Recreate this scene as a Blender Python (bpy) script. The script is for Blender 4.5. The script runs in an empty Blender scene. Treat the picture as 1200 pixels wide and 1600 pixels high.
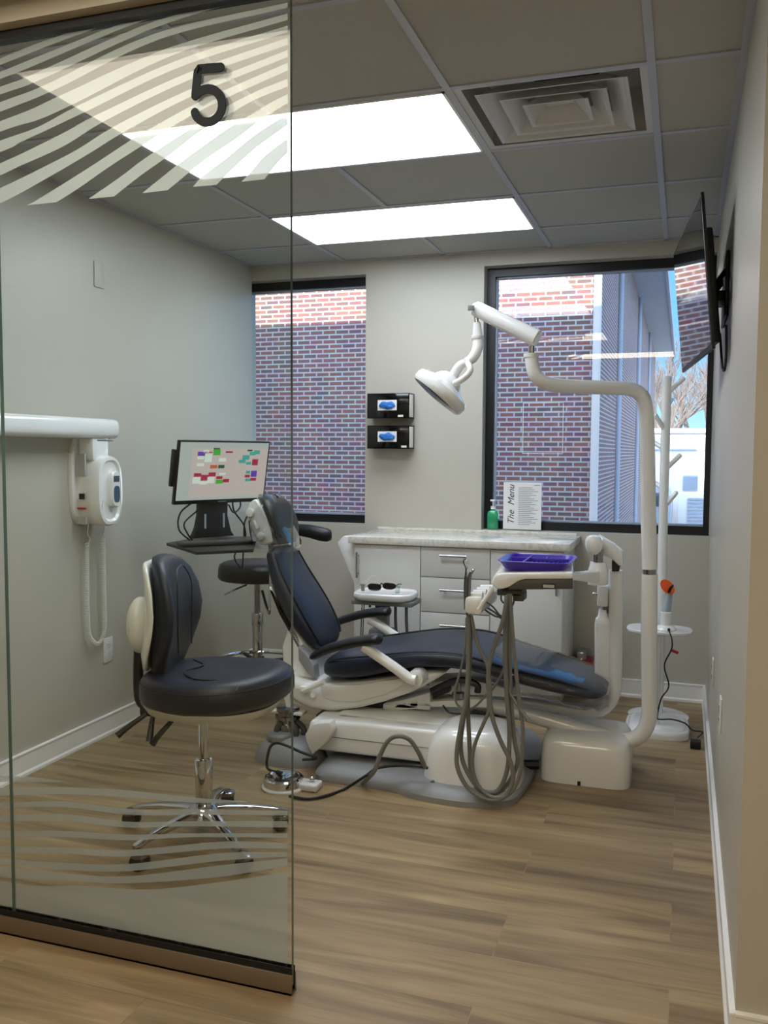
import bpy, bmesh, math, random
from mathutils import Vector, Matrix
random.seed(7)
C = bpy.context.scene.collection
PI = math.pi

# ------------------------------------------------------------------ camera
F_PX, YAW, PIT, ROL, HC = 1397.0, .3228, -.0676, .0053, 1.347
cy, sy = math.cos(YAW), math.sin(YAW)
cF = Vector((-sy*math.cos(PIT), cy*math.cos(PIT), math.sin(PIT)))
cR = Vector((cy, sy, 0)); cU = cR.cross(cF)
cR, cU = cR*math.cos(ROL)+cU*math.sin(ROL), cU*math.cos(ROL)-cR*math.sin(ROL)
CAM = Vector((0, 0, HC))
cam = bpy.data.cameras.new('camera'); co = bpy.data.objects.new('camera', cam); C.objects.link(co)
co.matrix_world = Matrix(((cR.x, cU.x, -cF.x, 0), (cR.y, cU.y, -cF.y, 0), (cR.z, cU.z, -cF.z, HC), (0, 0, 0, 1)))
cam.sensor_fit = 'VERTICAL'; cam.sensor_height = 36; cam.sensor_width = 27; cam.lens = F_PX/1600*36
cam.clip_start = .05; cam.clip_end = 300
bpy.context.scene.camera = co

def P(u, v, X=None, Y=None, Z=None):          # a point of the photo measured on a real plane of the room
    d = cF + cR*((u-600)/F_PX) - cU*((v-800)/F_PX)
    t = X/d.x if X is not None else (Y/d.y if Y is not None else (Z-HC)/d.z)
    return CAM + d*t

# ------------------------------------------------------------------ materials
M = {}
def rgb(r, g, b):                              # sRGB 0..255 -> linear
    def f(c):
        c /= 255
        return c/12.92 if c <= .04045 else ((c+.055)/1.055)**2.4
    return (f(r), f(g), f(b), 1)
def mat(name, col, rough=.5, metal=0, spec=.5, coat=0, emit=None, es=0, bump=0, bscale=200, var=0, vscale=8):
    m = bpy.data.materials.new(name); m.use_nodes = True
    nt = m.node_tree; b = nt.nodes['Principled BSDF']
    b.inputs['Base Color'].default_value = rgb(*col)
    b.inputs['Roughness'].default_value = rough; b.inputs['Metallic'].default_value = metal
    b.inputs['Specular IOR Level'].default_value = spec
    b.inputs['Coat Weight'].default_value = coat; b.inputs['Coat Roughness'].default_value = .08
    if emit: b.inputs['Emission Color'].default_value = rgb(*emit); b.inputs['Emission Strength'].default_value = es
    tc = nt.nodes.new('ShaderNodeTexCoord')
    n = nt.nodes.new('ShaderNodeTexNoise'); n.inputs['Scale'].default_value = vscale; n.inputs['Detail'].default_value = 4
    nt.links.new(tc.outputs['Object'], n.inputs['Vector'])
    mx = nt.nodes.new('ShaderNodeMix'); mx.data_type = 'RGBA'; mx.blend_type = 'MULTIPLY'
    mx.inputs[0].default_value = 1
    cr = nt.nodes.new('ShaderNodeValToRGB'); v = 1-max(var, .02)
    cr.color_ramp.elements[0].position = .3; cr.color_ramp.elements[1].position = .7
    cr.color_ramp.elements[0].color = (v, v, v, 1); cr.color_ramp.elements[1].color = (1, 1, 1, 1)
    nt.links.new(n.outputs['Fac'], cr.inputs['Fac']); mx.inputs[6].default_value = rgb(*col)
    nt.links.new(cr.outputs['Color'], mx.inputs[7]); nt.links.new(mx.outputs[2], b.inputs['Base Color'])
    if bump:
        n2 = nt.nodes.new('ShaderNodeTexNoise'); n2.inputs['Scale'].default_value = bscale; n2.inputs['Detail'].default_value = 3
        nt.links.new(tc.outputs['Object'], n2.inputs['Vector'])
        bp = nt.nodes.new('ShaderNodeBump'); bp.inputs['Strength'].default_value = bump; bp.inputs['Distance'].default_value = .002
        nt.links.new(n2.outputs['Fac'], bp.inputs['Height']); nt.links.new(bp.outputs['Normal'], b.inputs['Normal'])
    M[name] = m; return m
mat('wall_paint', (191, 187, 175), .38, bump=.15, bscale=160, spec=.5)
mat('ceiling_tile', (188, 188, 183), .95, bump=.5, bscale=450, var=.04, vscale=60, spec=.2)
mat('tee_white', (182, 186, 196), .35, spec=.6)
mat('trim_white', (242, 242, 240), .3)
mat('header_paint', (196, 188, 168), .7)
mat('plastic_white', (236, 237, 236), .2, spec=.5, coat=.6)
mat('plastic_warm', (226, 226, 222), .3, coat=.2)
mat('cabinet_white', (224, 225, 222), .4)
mat('steel', (190, 190, 192), .22, 1)
mat('chrome', (215, 215, 218), .07, 1)
mat('chrome_dark', (150, 150, 152), .18, 1)
mat('black_vinyl', (20, 21, 24), .40, spec=.45, bump=.15, bscale=900)
mat('navy_vinyl', (27, 33, 50), .40, spec=.45, bump=.12, bscale=900)
mat('black_plastic', (16, 17, 20), .45)
mat('black_gloss', (8, 9, 11), .1, spec=.6)
mat('frame_black', (12, 14, 20), .35)
mat('grey_plastic', (120, 122, 120), .5)
mat('dark_grey', (78, 78, 76), .5)
mat('base_grey', (138, 140, 142), .45)
mat('hose_grey', (118, 118, 113), .45)
mat('hose_dark', (70, 72, 74), .45)
mat('cable_black', (14, 14, 15), .45)
mat('cable_white', (225, 225, 218), .45)
mat('purple_plastic', (62, 32, 168), .3, coat=.2)
mat('red_plastic', (178, 20, 44), .3)
mat('orange_plastic', (228, 82, 14), .25)
mat('blue_glove', (34, 112, 196), .5, bump=.6, bscale=60)
mat('paper', (232, 232, 230), .6)
mat('ink', (45, 45, 50), .6)
mat('ink_grey', (135, 135, 138), .6)
mat('label_grey', (176, 176, 172), .5)
mat('label_red', (190, 60, 50), .5)
mat('lcd', (70, 84, 92), .2)
mat('blue_keys', (58, 80, 104), .4)
mat('charcoal_sign', (34, 38, 42), .8, spec=.15)
mat('bronze_rail', (140, 126, 108), .4, .6)
mat('rail_black', (16, 17, 20), .5)
mat('sunglass_lens', (38, 30, 32), .08, spec=.8)
mat('asphalt', (120, 120, 120), .9, var=.2)
mat('concrete_white', (236, 234, 228), .8)
mat('soffit', (176, 190, 205), .7)
mat('utility_grey', (165, 180, 195), .6)
mat('bark', (120, 108, 100), .9)
mat('roof_dark', (80, 80, 84), .9)
mat('green_gel', (40, 160, 110), .15, coat=.5)
mat('duct_dark', (20, 20, 22), .8)
mat('vent_white', (208, 208, 206), .45)

def glassy(name, tint=(1, 1, 1), ior=1.45, rough=0.0, boost=1.0):
    m = bpy.data.materials.new(name); m.use_nodes = True; nt = m.node_tree; nt.nodes.clear()
    o = nt.nodes.new('ShaderNodeOutputMaterial'); mx = nt.nodes.new('ShaderNodeMixShader')
    t = nt.nodes.new('ShaderNodeBsdfTransparent'); t.inputs['Color'].default_value = (*tint, 1)
    g = nt.nodes.new('ShaderNodeBsdfGlossy'); g.inputs['Roughness'].default_value = rough
    lw = nt.nodes.new('ShaderNodeLayerWeight'); pw = nt.nodes.new('ShaderNodeMath'); pw.operation = 'POWER'; pw.inputs[1].default_value = 5
    f0 = ((ior-1)/(ior+1))**2; f = nt.nodes.new('ShaderNodeMath'); f.operation = 'MULTIPLY_ADD'; f.inputs[1].default_value = 1-f0; f.inputs[2].default_value = f0
    nt.links.new(lw.outputs['Facing'], pw.inputs[0]); nt.links.new(pw.outputs[0], f.inputs[0])
    ml = nt.nodes.new('ShaderNodeMath'); ml.operation = 'MULTIPLY'; ml.inputs[1].default_value = boost
    ml.use_clamp = True
    nt.links.new(f.outputs[0], ml.inputs[0]); nt.links.new(ml.outputs[0], mx.inputs[0])
    nt.links.new(t.outputs[0], mx.inputs[1]); nt.links.new(g.outputs[0], mx.inputs[2])
    nt.links.new(mx.outputs[0], o.inputs[0]); M[name] = m; return m
glassy('partition_glass', (.955, .975, .955), 1.45)
glassy('window_glass', (.97, .985, .985), 1.45)
glassy('clear_plastic', (.90, .91, .92), 1.5, .08, 1.0)
glassy('clear_bag', (.88, .90, .92), 1.5, .06, 3.0)
glassy('clear_acrylic', (.9, .93, .93), 1.45, .03)
def film(name, op):
    m = bpy.data.materials.new(name); m.use_nodes = True; nt = m.node_tree; nt.nodes.clear()
    o = nt.nodes.new('ShaderNodeOutputMaterial'); mx = nt.nodes.new('ShaderNodeMixShader')
    t = nt.nodes.new('ShaderNodeBsdfTransparent')
    d = nt.nodes.new('ShaderNodeBsdfDiffuse'); d.inputs['Color'].default_value = rgb(204, 207, 204)
    l = nt.nodes.new('ShaderNodeBsdfTranslucent'); l.inputs['Color'].default_value = rgb(204, 207, 204)
    m2 = nt.nodes.new('ShaderNodeMixShader'); m2.inputs[0].default_value = .5
    nt.links.new(d.outputs[0], m2.inputs[1]); nt.links.new(l.outputs[0], m2.inputs[2])
    mx.inputs[0].default_value = op
    nt.links.new(t.outputs[0], mx.inputs[1]); nt.links.new(m2.outputs[0], mx.inputs[2])
    nt.links.new(mx.outputs[0], o.inputs[0]); M[name] = m
film('frosted_film', .955); film('frosted_film_light', .62)
mat('glass_edge', (92, 116, 106), .15, spec=.8)

def brick(name, axes, c1, c2, mortar, bw=.203, bh=.0677, ms=.011):
    m = bpy.data.materials.new(name); m.use_nodes = True; nt = m.node_tree; b = nt.nodes['Principled BSDF']
    b.inputs['Roughness'].default_value = .9
    g = nt.nodes.new('ShaderNodeNewGeometry'); s = nt.nodes.new('ShaderNodeSeparateXYZ'); c = nt.nodes.new('ShaderNodeCombineXYZ')
    nt.links.new(g.outputs['Position'], s.inputs[0])
    nt.links.new(s.outputs[axes[0]], c.inputs[0]); nt.links.new(s.outputs[axes[1]], c.inputs[1])
    t = nt.nodes.new('ShaderNodeTexBrick'); t.inputs['Scale'].default_value = 1
    t.inputs['Brick Width'].default_value = bw; t.inputs['Row Height'].default_value = bh
    t.inputs['Mortar Size'].default_value = ms; t.inputs['Mortar Smooth'].default_value = .1; t.inputs['Bias'].default_value = 0
    t.inputs['Color1'].default_value = rgb(*c1); t.inputs['Color2'].default_value = rgb(*c2); t.inputs['Mortar'].default_value = rgb(*mortar)
    nt.links.new(c.outputs[0], t.inputs['Vector'])
    n = nt.nodes.new('ShaderNodeTexNoise'); n.inputs['Scale'].default_value = 5; n.inputs['Detail'].default_value = 6
    nt.links.new(c.outputs[0], n.inputs['Vector'])
    mx = nt.nodes.new('ShaderNodeMix'); mx.data_type = 'RGBA'; mx.blend_type = 'OVERLAY'; mx.inputs[0].default_value = .35
    nt.links.new(t.outputs['Color'], mx.inputs[6]); nt.links.new(n.outputs['Color'], mx.inputs[7])
    nt.links.new(mx.outputs[2], b.inputs['Base Color']); M[name] = m
brick('brick_front', (0, 2), (150, 102, 93), (116, 92, 95), (190, 190, 190))
brick('brick_side', (1, 2), (148, 104, 97), (118, 96, 99), (190, 190, 190))

def floor_mat():
    m = bpy.data.materials.new('wood_planks'); m.use_nodes = True; nt = m.node_tree; b = nt.nodes['Principled BSDF']
    N = nt.nodes.new; L = nt.links.new
    g = N('ShaderNodeNewGeometry')
    br = N('ShaderNodeTexBrick'); br.inputs['Scale'].default_value = 1; br.offset = .37
    br.inputs['Brick Width'].default_value = 1.22; br.inputs['Row Height'].default_value = .228
    br.inputs['Mortar Size'].default_value = .0012; br.inputs['Mortar Smooth'].default_value = 0
    br.inputs['Color1'].default_value = (.0, 0, 0, 1); br.inputs['Color2'].default_value = (1, 1, 1, 1); br.inputs['Mortar'].default_value = (.4, .4, .4, 1)
    L(g.outputs['Position'], br.inputs['Vector'])
    # grain stretched along the plank, shifted per plank
    sh = N('ShaderNodeVectorMath'); sh.operation = 'MULTIPLY_ADD'
    L(br.outputs['Color'], sh.inputs[0]); sh.inputs[1].default_value = (7.3, 3.1, 5.2); L(g.outputs['Position'], sh.inputs[2])
    mp = N('ShaderNodeMapping'); mp.inputs['Scale'].default_value = (.9, 9, 1); L(sh.outputs[0], mp.inputs['Vector'])
    n1 = N('ShaderNodeTexNoise'); n1.inputs['Scale'].default_value = 1.6; n1.inputs['Detail'].default_value = 6; n1.inputs['Distortion'].default_value = .7
    L(mp.outputs[0], n1.inputs['Vector'])
    mp2 = N('ShaderNodeMapping'); mp2.inputs['Scale'].default_value = (3, 90, 1); L(sh.outputs[0], mp2.inputs['Vector'])
    n2 = N('ShaderNodeTexNoise'); n2.inputs['Scale'].default_value = 2; n2.inputs['Detail'].default_value = 4
    L(mp2.outputs[0], n2.inputs['Vector'])
    r = N('ShaderNodeValToRGB'); e = r.color_ramp.elements
    e[0].position = .28; e[0].color = rgb(116, 97, 71); e[1].position = .74; e[1].color = rgb(180, 158, 122)
    k = r.color_ramp.elements.new(.5); k.color = rgb(155, 133, 100)
    L(n1.outputs['Fac'], r.inputs['Fac'])
    m1 = N('ShaderNodeMix'); m1.data_type = 'RGBA'; m1.blend_type = 'MULTIPLY'; m1.inputs[0].default_value = 1
    r2 = N('ShaderNodeValToRGB'); r2.color_ramp.elements[0].color = (.86, .86, .86, 1); r2.color_ramp.elements[1].color = (1.05, 1.05, 1.05, 1)
    r2.color_ramp.elements[0].position = .3; r2.color_ramp.elements[1].position = .7
    L(n2.outputs['Fac'], r2.inputs['Fac']); L(r.outputs['Color'], m1.inputs[6]); L(r2.outputs['Color'], m1.inputs[7])
    m2 = N('ShaderNodeMix'); m2.data_type = 'RGBA'; m2.blend_type = 'MULTIPLY'; m2.inputs[0].default_value = 1
    r3 = N('ShaderNodeValToRGB'); r3.color_ramp.elements[0].color = (.82, .81, .80, 1); r3.color_ramp.elements[1].color = (1.06, 1.04, 1.0, 1)
    L(br.outputs['Color'], r3.inputs['Fac']); L(m1.outputs[2], m2.inputs[6]); L(r3.outputs['Color'], m2.inputs[7])
    L(m2.outputs[2], b.inputs['Base Color']); b.inputs['Roughness'].default_value = .42; b.inputs['Specular IOR Level'].default_value = .4
    M['wood_planks'] = m
floor_mat()
def marble():
    m = bpy.data.materials.new('quartz'); m.use_nodes = True; nt = m.node_tree; b = nt.nodes['Principled BSDF']
    tc = nt.nodes.new('ShaderNodeTexCoord'); n = nt.nodes.new('ShaderNodeTexNoise'); n.inputs['Scale'].default_value = 26
    n.inputs['Detail'].default_value = 8; n.inputs['Distortion'].default_value = 1.5
    nt.links.new(tc.outputs['Object'], n.inputs['Vector'])
    r = nt.nodes.new('ShaderNodeValToRGB'); e = r.color_ramp.elements
    e[0].position = .42; e[0].color = rgb(208, 205, 196); e[1].position = .52; e[1].color = rgb(226, 223, 214)
    nt.links.new(n.outputs['Fac'], r.inputs['Fac']); nt.links.new(r.outputs[0], b.inputs['Base Color'])
    b.inputs['Roughness'].default_value = .12; M['quartz'] = m
marble()
def emissive(name, col, s, grad=False):
    m = bpy.data.materials.new(name); m.use_nodes = True; nt = m.node_tree; b = nt.nodes['Principled BSDF']
    b.inputs['Base Color'].default_value = rgb(*col) if s > 1 else (.02, .02, .02, 1); b.inputs['Roughness'].default_value = .3; b.inputs['Emission Color'].default_value = rgb(*col)
    b.inputs['Emission Strength'].default_value = s; M[name] = m
ROOM_E, HALL_E = 5.2, 4.6
emissive('light_panel', (236, 245, 255), ROOM_E)
emissive('hall_panel', (255, 242, 222), HALL_E)
emissive('hall_fill_panel', (255, 238, 208), 7)  # stronger warm glow for the added corridor fill panel
emissive('screen_pale', (196, 184, 180), .42)
emissive('screen_grey', (176, 184, 182), .42)
emissive('screen_white', (215, 225, 215), .42)
emissive('screen_teal', (60, 165, 150), .42)
emissive('screen_crimson', (165, 30, 65), .42)
emissive('screen_green', (70, 170, 50), .42)
emissive('screen_purple', (95, 60, 170), .42)
emissive('screen_dark', (40, 80, 50), .42)
emissive('screen_orange', (200, 90, 60), .42)

# ------------------------------------------------------------------ mesh helpers
def NB(): return bmesh.new()
def merge(bm, t):
    me = bpy.data.meshes.new('t'); t.to_mesh(me); t.free(); bm.from_mesh(me); bpy.data.meshes.remove(me)
def box(bm, x, y, z, bev=0, seg=2, mtx=None):
    t = bmesh.new(); bmesh.ops.create_cube(t, size=1)
    for v in t.verts:
        v.co = Vector(((x[0]+x[1])/2+v.co.x*(x[1]-x[0]), (y[0]+y[1])/2+v.co.y*(y[1]-y[0]), (z[0]+z[1])/2+v.co.z*(z[1]-z[0])))
    if bev: bmesh.ops.bevel(t, geom=list(t.edges), offset=bev, segments=seg, affect='EDGES', profile=.5)
    if mtx is not None: bmesh.ops.transform(t, matrix=mtx, verts=t.verts)
    bmesh.ops.recalc_face_normals(t, faces=t.faces)
    merge(bm, t); return bm
def cat(pts, n=8, closed=False):
    pts = [Vector(p) for p in pts]; out = []; k = len(pts)
    rng = range(k) if closed else range(k-1)
    for i in rng:
        p0 = pts[(i-1) % k] if closed or i > 0 else pts[0]*2-pts[1]
        p1 = pts[i]; p2 = pts[(i+1) % k]
        p3 = pts[(i+2) % k] if closed or i+2 < k else p2*2-p1
        for j in range(n):
            t = j/n
            out.append(.5*((2*p1)+(p2-p0)*t+(2*p0-5*p1+4*p2-p3)*t*t+(3*p1-p0-3*p2+p3)*t**3))
    if not closed: out.append(pts[-1])
    return out
def bridge(t, rings, cap=True, closed=False):
    vs = [[t.verts.new(p) for p in r] for r in rings]; n = len(vs[0])
    pairs = list(zip(vs, vs[1:])) + ([(vs[-1], vs[0])] if closed else [])
    for a, b in pairs:
        for i in range(n):
            j = (i+1) % n
            try: t.faces.new((a[i], a[j], b[j], b[i]))
            except ValueError: pass
    if cap and not closed:
        t.faces.new(vs[0][::-1]); t.faces.new(vs[-1])
def loft(bm, rings, cap=True, closed=False):
    t = bmesh.new(); bridge(t, rings, cap, closed); bmesh.ops.recalc_face_normals(t, faces=t.faces); merge(bm, t); return bm
def tube(bm, pts, r, n=10, sm=0, closed=False):
    if sm: pts = cat(pts, sm, closed)
    pts = [Vector(p) for p in pts]; k = len(pts)
    rr = r if isinstance(r, (list, tuple)) else None
    rings = []; up = None
    for i, p in enumerate(pts):
        a = pts[(i-1) % k] if closed else pts[max(i-1, 0)]; b = pts[(i+1) % k] if closed else pts[min(i+1, k-1)]
        d = (b-a).normalized() if (b-a).length > 1e-9 else Vector((0, 0, 1))
        if up is None: up = Vector((0, 0, 1)) if abs(d.z) < .9 else Vector((1, 0, 0))
        s = d.cross(up).normalized(); up = s.cross(d).normalized()
        if rr:
            f = i/(k-1)*(len(rr)-1); q = min(int(f), len(rr)-2); R = rr[q]*(1-(f-q))+rr[q+1]*(f-q)
        else: R = r
        rings.append([p+(s*math.cos(2*PI*j/n)+up*math.sin(2*PI*j/n))*R for j in range(n)])
    return loft(bm, rings, True, closed)
def cyl(bm, a, b, r, r2=None, n=24, bev=0):
    a, b = Vector(a), Vector(b); r2 = r if r2 is None else r2
    d = (b-a).normalized()
    if bev:
        return tube(bm, [a, a+d*bev*.3, a+d*bev, b-d*bev, b-d*bev*.3, b], [r-bev, r-bev*.3, r, r2, r2-bev*.3, r2-bev], n)
    return tube(bm, [a, b], [r, r2], n)
def lathe(bm, prof, c=(0, 0, 0), n=32, sx=1, sy_=1, mtx=None):
    t = bmesh.new(); rings = [[Vector((c[0]+max(r, 1e-4)*sx*math.cos(2*PI*j/n), c[1]+max(r, 1e-4)*sy_*math.sin(2*PI*j/n), c[2]+z)) for j in range(n)] for r, z in prof]
    bridge(t, rings)
    if mtx is not None: bmesh.ops.transform(t, matrix=mtx, verts=t.verts)
    bmesh.ops.recalc_face_normals(t, faces=t.faces); merge(bm, t); return bm
def prism(bm, poly, vec, bev=0, seg=2):      # poly: 3-D points of one face; vec: extrusion
    t = bmesh.new(); f = t.faces.new([t.verts.new(Vector(p)) for p in poly])
    r = bmesh.ops.extrude_face_region(t, geom=[f])
    bmesh.ops.translate(t, vec=Vector(vec), verts=[v for v in r['geom'] if isinstance(v, bmesh.types.BMVert)])
    bmesh.ops.recalc_face_normals(t, faces=t.faces)
    if bev:
        es = [e for e in t.edges if len(e.link_faces) == 2 and e.calc_face_angle(0) > .35]
        bmesh.ops.bevel(t, geom=es, offset=bev, segments=seg, affect='EDGES', profile=.5)
    merge(bm, t); return bm
def srect(cx, cy_, a, b, e=4, n=28):          # superellipse outline
    o = []
    for i in range(n):
        t = 2*PI*i/n; c, s = math.cos(t), math.sin(t)
        o.append((cx+a*math.copysign(abs(c)**(2/e), c), cy_+b*math.copysign(abs(s)**(2/e), s)))
    return o
def ball(bm, c, r, s=(1, 1, 1), n=16, mtx=None):
    t = bmesh.new(); bmesh.ops.create_uvsphere(t, u_segments=n, v_segments=n//2+2, radius=1)
    for v in t.verts: v.co = Vector((v.co.x*r*s[0], v.co.y*r*s[1], v.co.z*r*s[2]))
    if mtx is not None: bmesh.ops.transform(t, matrix=mtx, verts=t.verts)
    bmesh.ops.translate(t, vec=Vector(c), verts=t.verts); merge(bm, t); return bm

def OB(name, bm, m, parent=None, ang=35, mats=None, center=True):
    me = bpy.data.meshes.new(name); 
    if center and len(bm.verts):
        lo = Vector([min(v.co[i] for v in bm.verts) for i in range(3)]); hi = Vector([max(v.co[i] for v in bm.verts) for i in range(3)])
        c = (lo+hi)/2; bmesh.ops.translate(bm, vec=-c, verts=bm.verts)
    else: c = Vector((0, 0, 0))
    bm.to_mesh(me); bm.free()
    me.materials.append(M[m])
    for x in (mats or []): me.materials.append(M[x])
    me.shade_smooth(); me.set_sharp_from_angle(angle=math.radians(ang))
    o = bpy.data.objects.new(name, me); C.objects.link(o); o.location = c
    if parent is not None:
        wp = world_loc(parent); o.parent = parent; o.location = c-wp
    return o
def world_loc(o):
    l = Vector(o.location)
    while o.parent is not None: o = o.parent; l += Vector(o.location)
    return l
def tag(o, label=None, cat_=None, group=None, kind=None):
    if label: o['label'] = label
    if cat_: o['category'] = cat_
    if group: o['group'] = group
    if kind: o['kind'] = kind
    return o
def thing(name, loc, label, cat_, group=None):
    o = bpy.data.objects.new(name, None); C.objects.link(o); o.location = loc; o.empty_display_size = .1
    return tag(o, label, cat_, group)
def struct(name, bm, m, label=None, **k):
    return tag(OB(name, bm, m, **k), label or name.replace('_', ' '), None, None, 'structure')
def copy_tree(o, parent=None, delta=Vector((0, 0, 0))):
    c = o.copy(); C.objects.link(c); c.parent = parent
    if parent is None: c.location = Vector(o.location)+delta
    for ch in o.children: copy_tree(ch, c)
    return c

# ------------------------------------------------------------------ the room
XL, XR, YB, ZC, YG = -2.56, .142, 5.055, 2.479, 1.96
YE = 2.08                                     # end face of the right wall
XW, XEE, YF = -5.0, 3.2, -1.3                 # corridor extents
b = NB(); box(b, (XW, XEE), (YF, 5.35), (-.1, 0)); struct('floor', b, 'wood_planks', 'grey brown wood plank floor')
AX = -.120; R0 = 2.780; T = .61
VX0, VX1, VY0, VY1 = AX-T+.012, AX-.012, R0+.012, R0+T-.012     # opening for the air vent
b = NB(); box(b, (XW, VX0), (YF, 5.35), (ZC, ZC+.19)); box(b, (VX1, XEE), (YF, 5.35), (ZC, ZC+.19))
box(b, (VX0, VX1), (YF, VY0), (ZC, ZC+.19)); box(b, (VX0, VX1), (VY1, 5.35), (ZC, ZC+.19)); box(b, (VX0, VX1), (VY0, VY1), (ZC+.165, ZC+.19))
struct('ceiling', b, 'ceiling_tile', 'suspended ceiling of pale square tiles')
b = NB(); box(b, (XL-.12, XL), (YG-.05, YB), (0, ZC)); struct('wall_left', b, 'wall_paint', 'left wall painted warm grey')
b = NB(); prism(b, [(XR, YE, 0), (XEE, YE, 0), (XEE, YE+.12, 0), (XR+.14, YE+.12, 0), (XR+.14, YB+.3, 0), (XR, YB+.3, 0)], (0, 0, ZC))
struct('wall_right', b, 'wall_paint', 'right wall painted warm grey with its free end at the corridor')
W1 = (XL-.10, -1.812, .908, 2.392); W2 = (-1.100, .138, .900, 2.397)   # window openings x0 x1 z0 z1
b = NB()
box(b, (XL-.12, W1[0]), (YB, YB+.25), (0, ZC)); box(b, (W1[1], W2[0]), (YB, YB+.25), (0, ZC)); box(b, (W2[1], XR+.14), (YB, YB+.25), (0, ZC))
box(b, (W1[0], W1[1]), (YB, YB+.25), (0, W1[2])); box(b, (W1[0], W1[1]), (YB, YB+.25), (W1[3], ZC))
box(b, (W2[0], W2[1]), (YB, YB+.25), (0, W2[2])); box(b, (W2[0], W2[1]), (YB, YB+.25), (W2[3], ZC))
struct('wall_back', b, 'wall_paint', 'back wall with the two windows', center=False)
b = NB(); box(b, (XW, XEE), (YF-.1, YF), (0, ZC)); struct('wall_corridor', b, 'wall_paint', 'corridor wall facing the glass')
b = NB(); box(b, (XW-.1, XW), (YF, 2.1), (0, ZC)); box(b, (XW, XL), (YG+.05, YG+.15), (0, ZC)); struct('wall_west', b, 'wall_paint', 'corridor end wall')
b = NB(); box(b, (XEE, XEE+.1), (YF, 2.2), (0, ZC)); struct('wall_east', b, 'wall_paint', 'corridor end wall on the right')
# header above the glass
b = NB(); box(b, (XW, -.885), (YG-.05, YG+.05), (2.423, ZC)); struct('trim_1', b, 'header_paint', 'beige header above the glass partition')

# baseboards with ledge at top and bottom shoe
def baseboard(name, p0, p1, nrm, lab):
    bm = NB(); p0, p1, n = Vector(p0), Vector(p1), Vector(nrm)
    prof = [(0, 0), (.016, 0), (.016, .012), (.010, .020), (.010, .088), (.013, .092), (.013, .098), (0, .100)]
    rings = [[p+n*a+Vector((0, 0, z)) for a, z in prof] for p in (p0, p1)]
    loft(bm, rings); return struct(name, bm, 'trim_white', lab, ang=20)
baseboard('baseboard_left', (XL, YG+.05, 0), (XL, YB, 0), (1, 0, 0), 'white baseboard along the left wall')
baseboard('baseboard_back', (-.565, YB, 0), (XR, YB, 0), (0, -1, 0), 'white baseboard of the back wall')
baseboard('baseboard_right', (XR, YE-.012, 0), (XR, YB, 0), (-1, 0, 0), 'white baseboard along the right wall')
baseboard('baseboard_corner', (XR-.012, YE, 0), (XEE, YE, 0), (0, -1, 0), 'white baseboard on the end of the right wall')
baseboard('baseboard_under', (XL, YB, 0), (-1.74, YB, 0), (0, -1, 0), 'white baseboard of the back wall left of the cabinets')

# ceiling grid
cols = [AX-T*i for i in range(-5, 9)]; rows = [R0+T*i for i in range(-7, 5)]
def tee_inside(x, y): return True
b = NB()
for x in cols:
    if x > XL+.05 and x < XR-.02: box(b, (x-.012, x+.012), (YG+.05, YB), (ZC-.006, ZC+.006))
    if XW < x < XEE: box(b, (x-.012, x+.012), (YF, YG-.05 if x < -.885 else YG+.05), (ZC-.006, ZC+.006))
for y in rows:
    if y > YG+.05: box(b, (XL, XR), (y-.012, y+.012), (ZC-.005, ZC+.006))
    elif y < YG-.05: box(b, (XW, XEE), (y-.012, y+.012), (ZC-.005, ZC+.006))
box(b, (XR-.022, XR), (YE, YB), (ZC-.006, ZC+.006)); box(b, (XL, XL+.022), (YG, YB), (ZC-.006, ZC+.006)); box(b, (XL, XR), (YB-.022, YB), (ZC-.006, ZC+.006))
struct('trim_2', b, 'tee_white', 'white metal grid of the suspended ceiling')

# ceiling lights (2 x 4 ft troffers)
def ceiling_light(x0, x1, y0, y1, label, pm='light_panel', group='ceiling light panels'):
    t = thing('ceiling_light', ((x0+x1)/2, (y0+y1)/2, ZC), label, 'ceiling light')
    e = .012; bm = NB(); w = .010
    for X, Y in (((x0+e, x1-e), (y0+e, y0+e+w)), ((x0+e, x1-e), (y1-e-w, y1-e)), ((x0+e, x0+e+w), (y0+e, y1-e)), ((x1-e-w, x1-e), (y0+e, y1-e))):
        box(bm, X, Y, (ZC-.009, ZC+.003))
    OB('frame', bm, 'trim_white', t)
    bm = NB(); box(bm, (x0+e+w, x1-e-w), (y0+e+w, y1-e-w), (ZC-.006, ZC+.002)); OB('diffuser', bm, pm, t)
    return t
BX = AX-T; LX = AX-3*T
ceiling_light(LX, BX, R0, R0+T, 'large lit ceiling panel beside the air vent, partly behind the glass')
ceiling_light(LX, BX, R0+2*T, R0+3*T, 'lit ceiling panel nearest the windows')
ceiling_light(LX, BX, 1.058, 1.668, 'warm lit ceiling panel over the corridor before the glass', 'hall_panel')
ceiling_light(AX+T, AX+3*T, -.6, -.6+T, 'warm lit ceiling panel over the corridor to the right', 'hall_panel')

ceiling_light(AX-2*T, AX, -.75, -.75+T, 'unseen warm fill panel added over the corridor behind the viewer', 'hall_fill_panel')  # added fill light, out of view, brightens the floor before the glass
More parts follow.
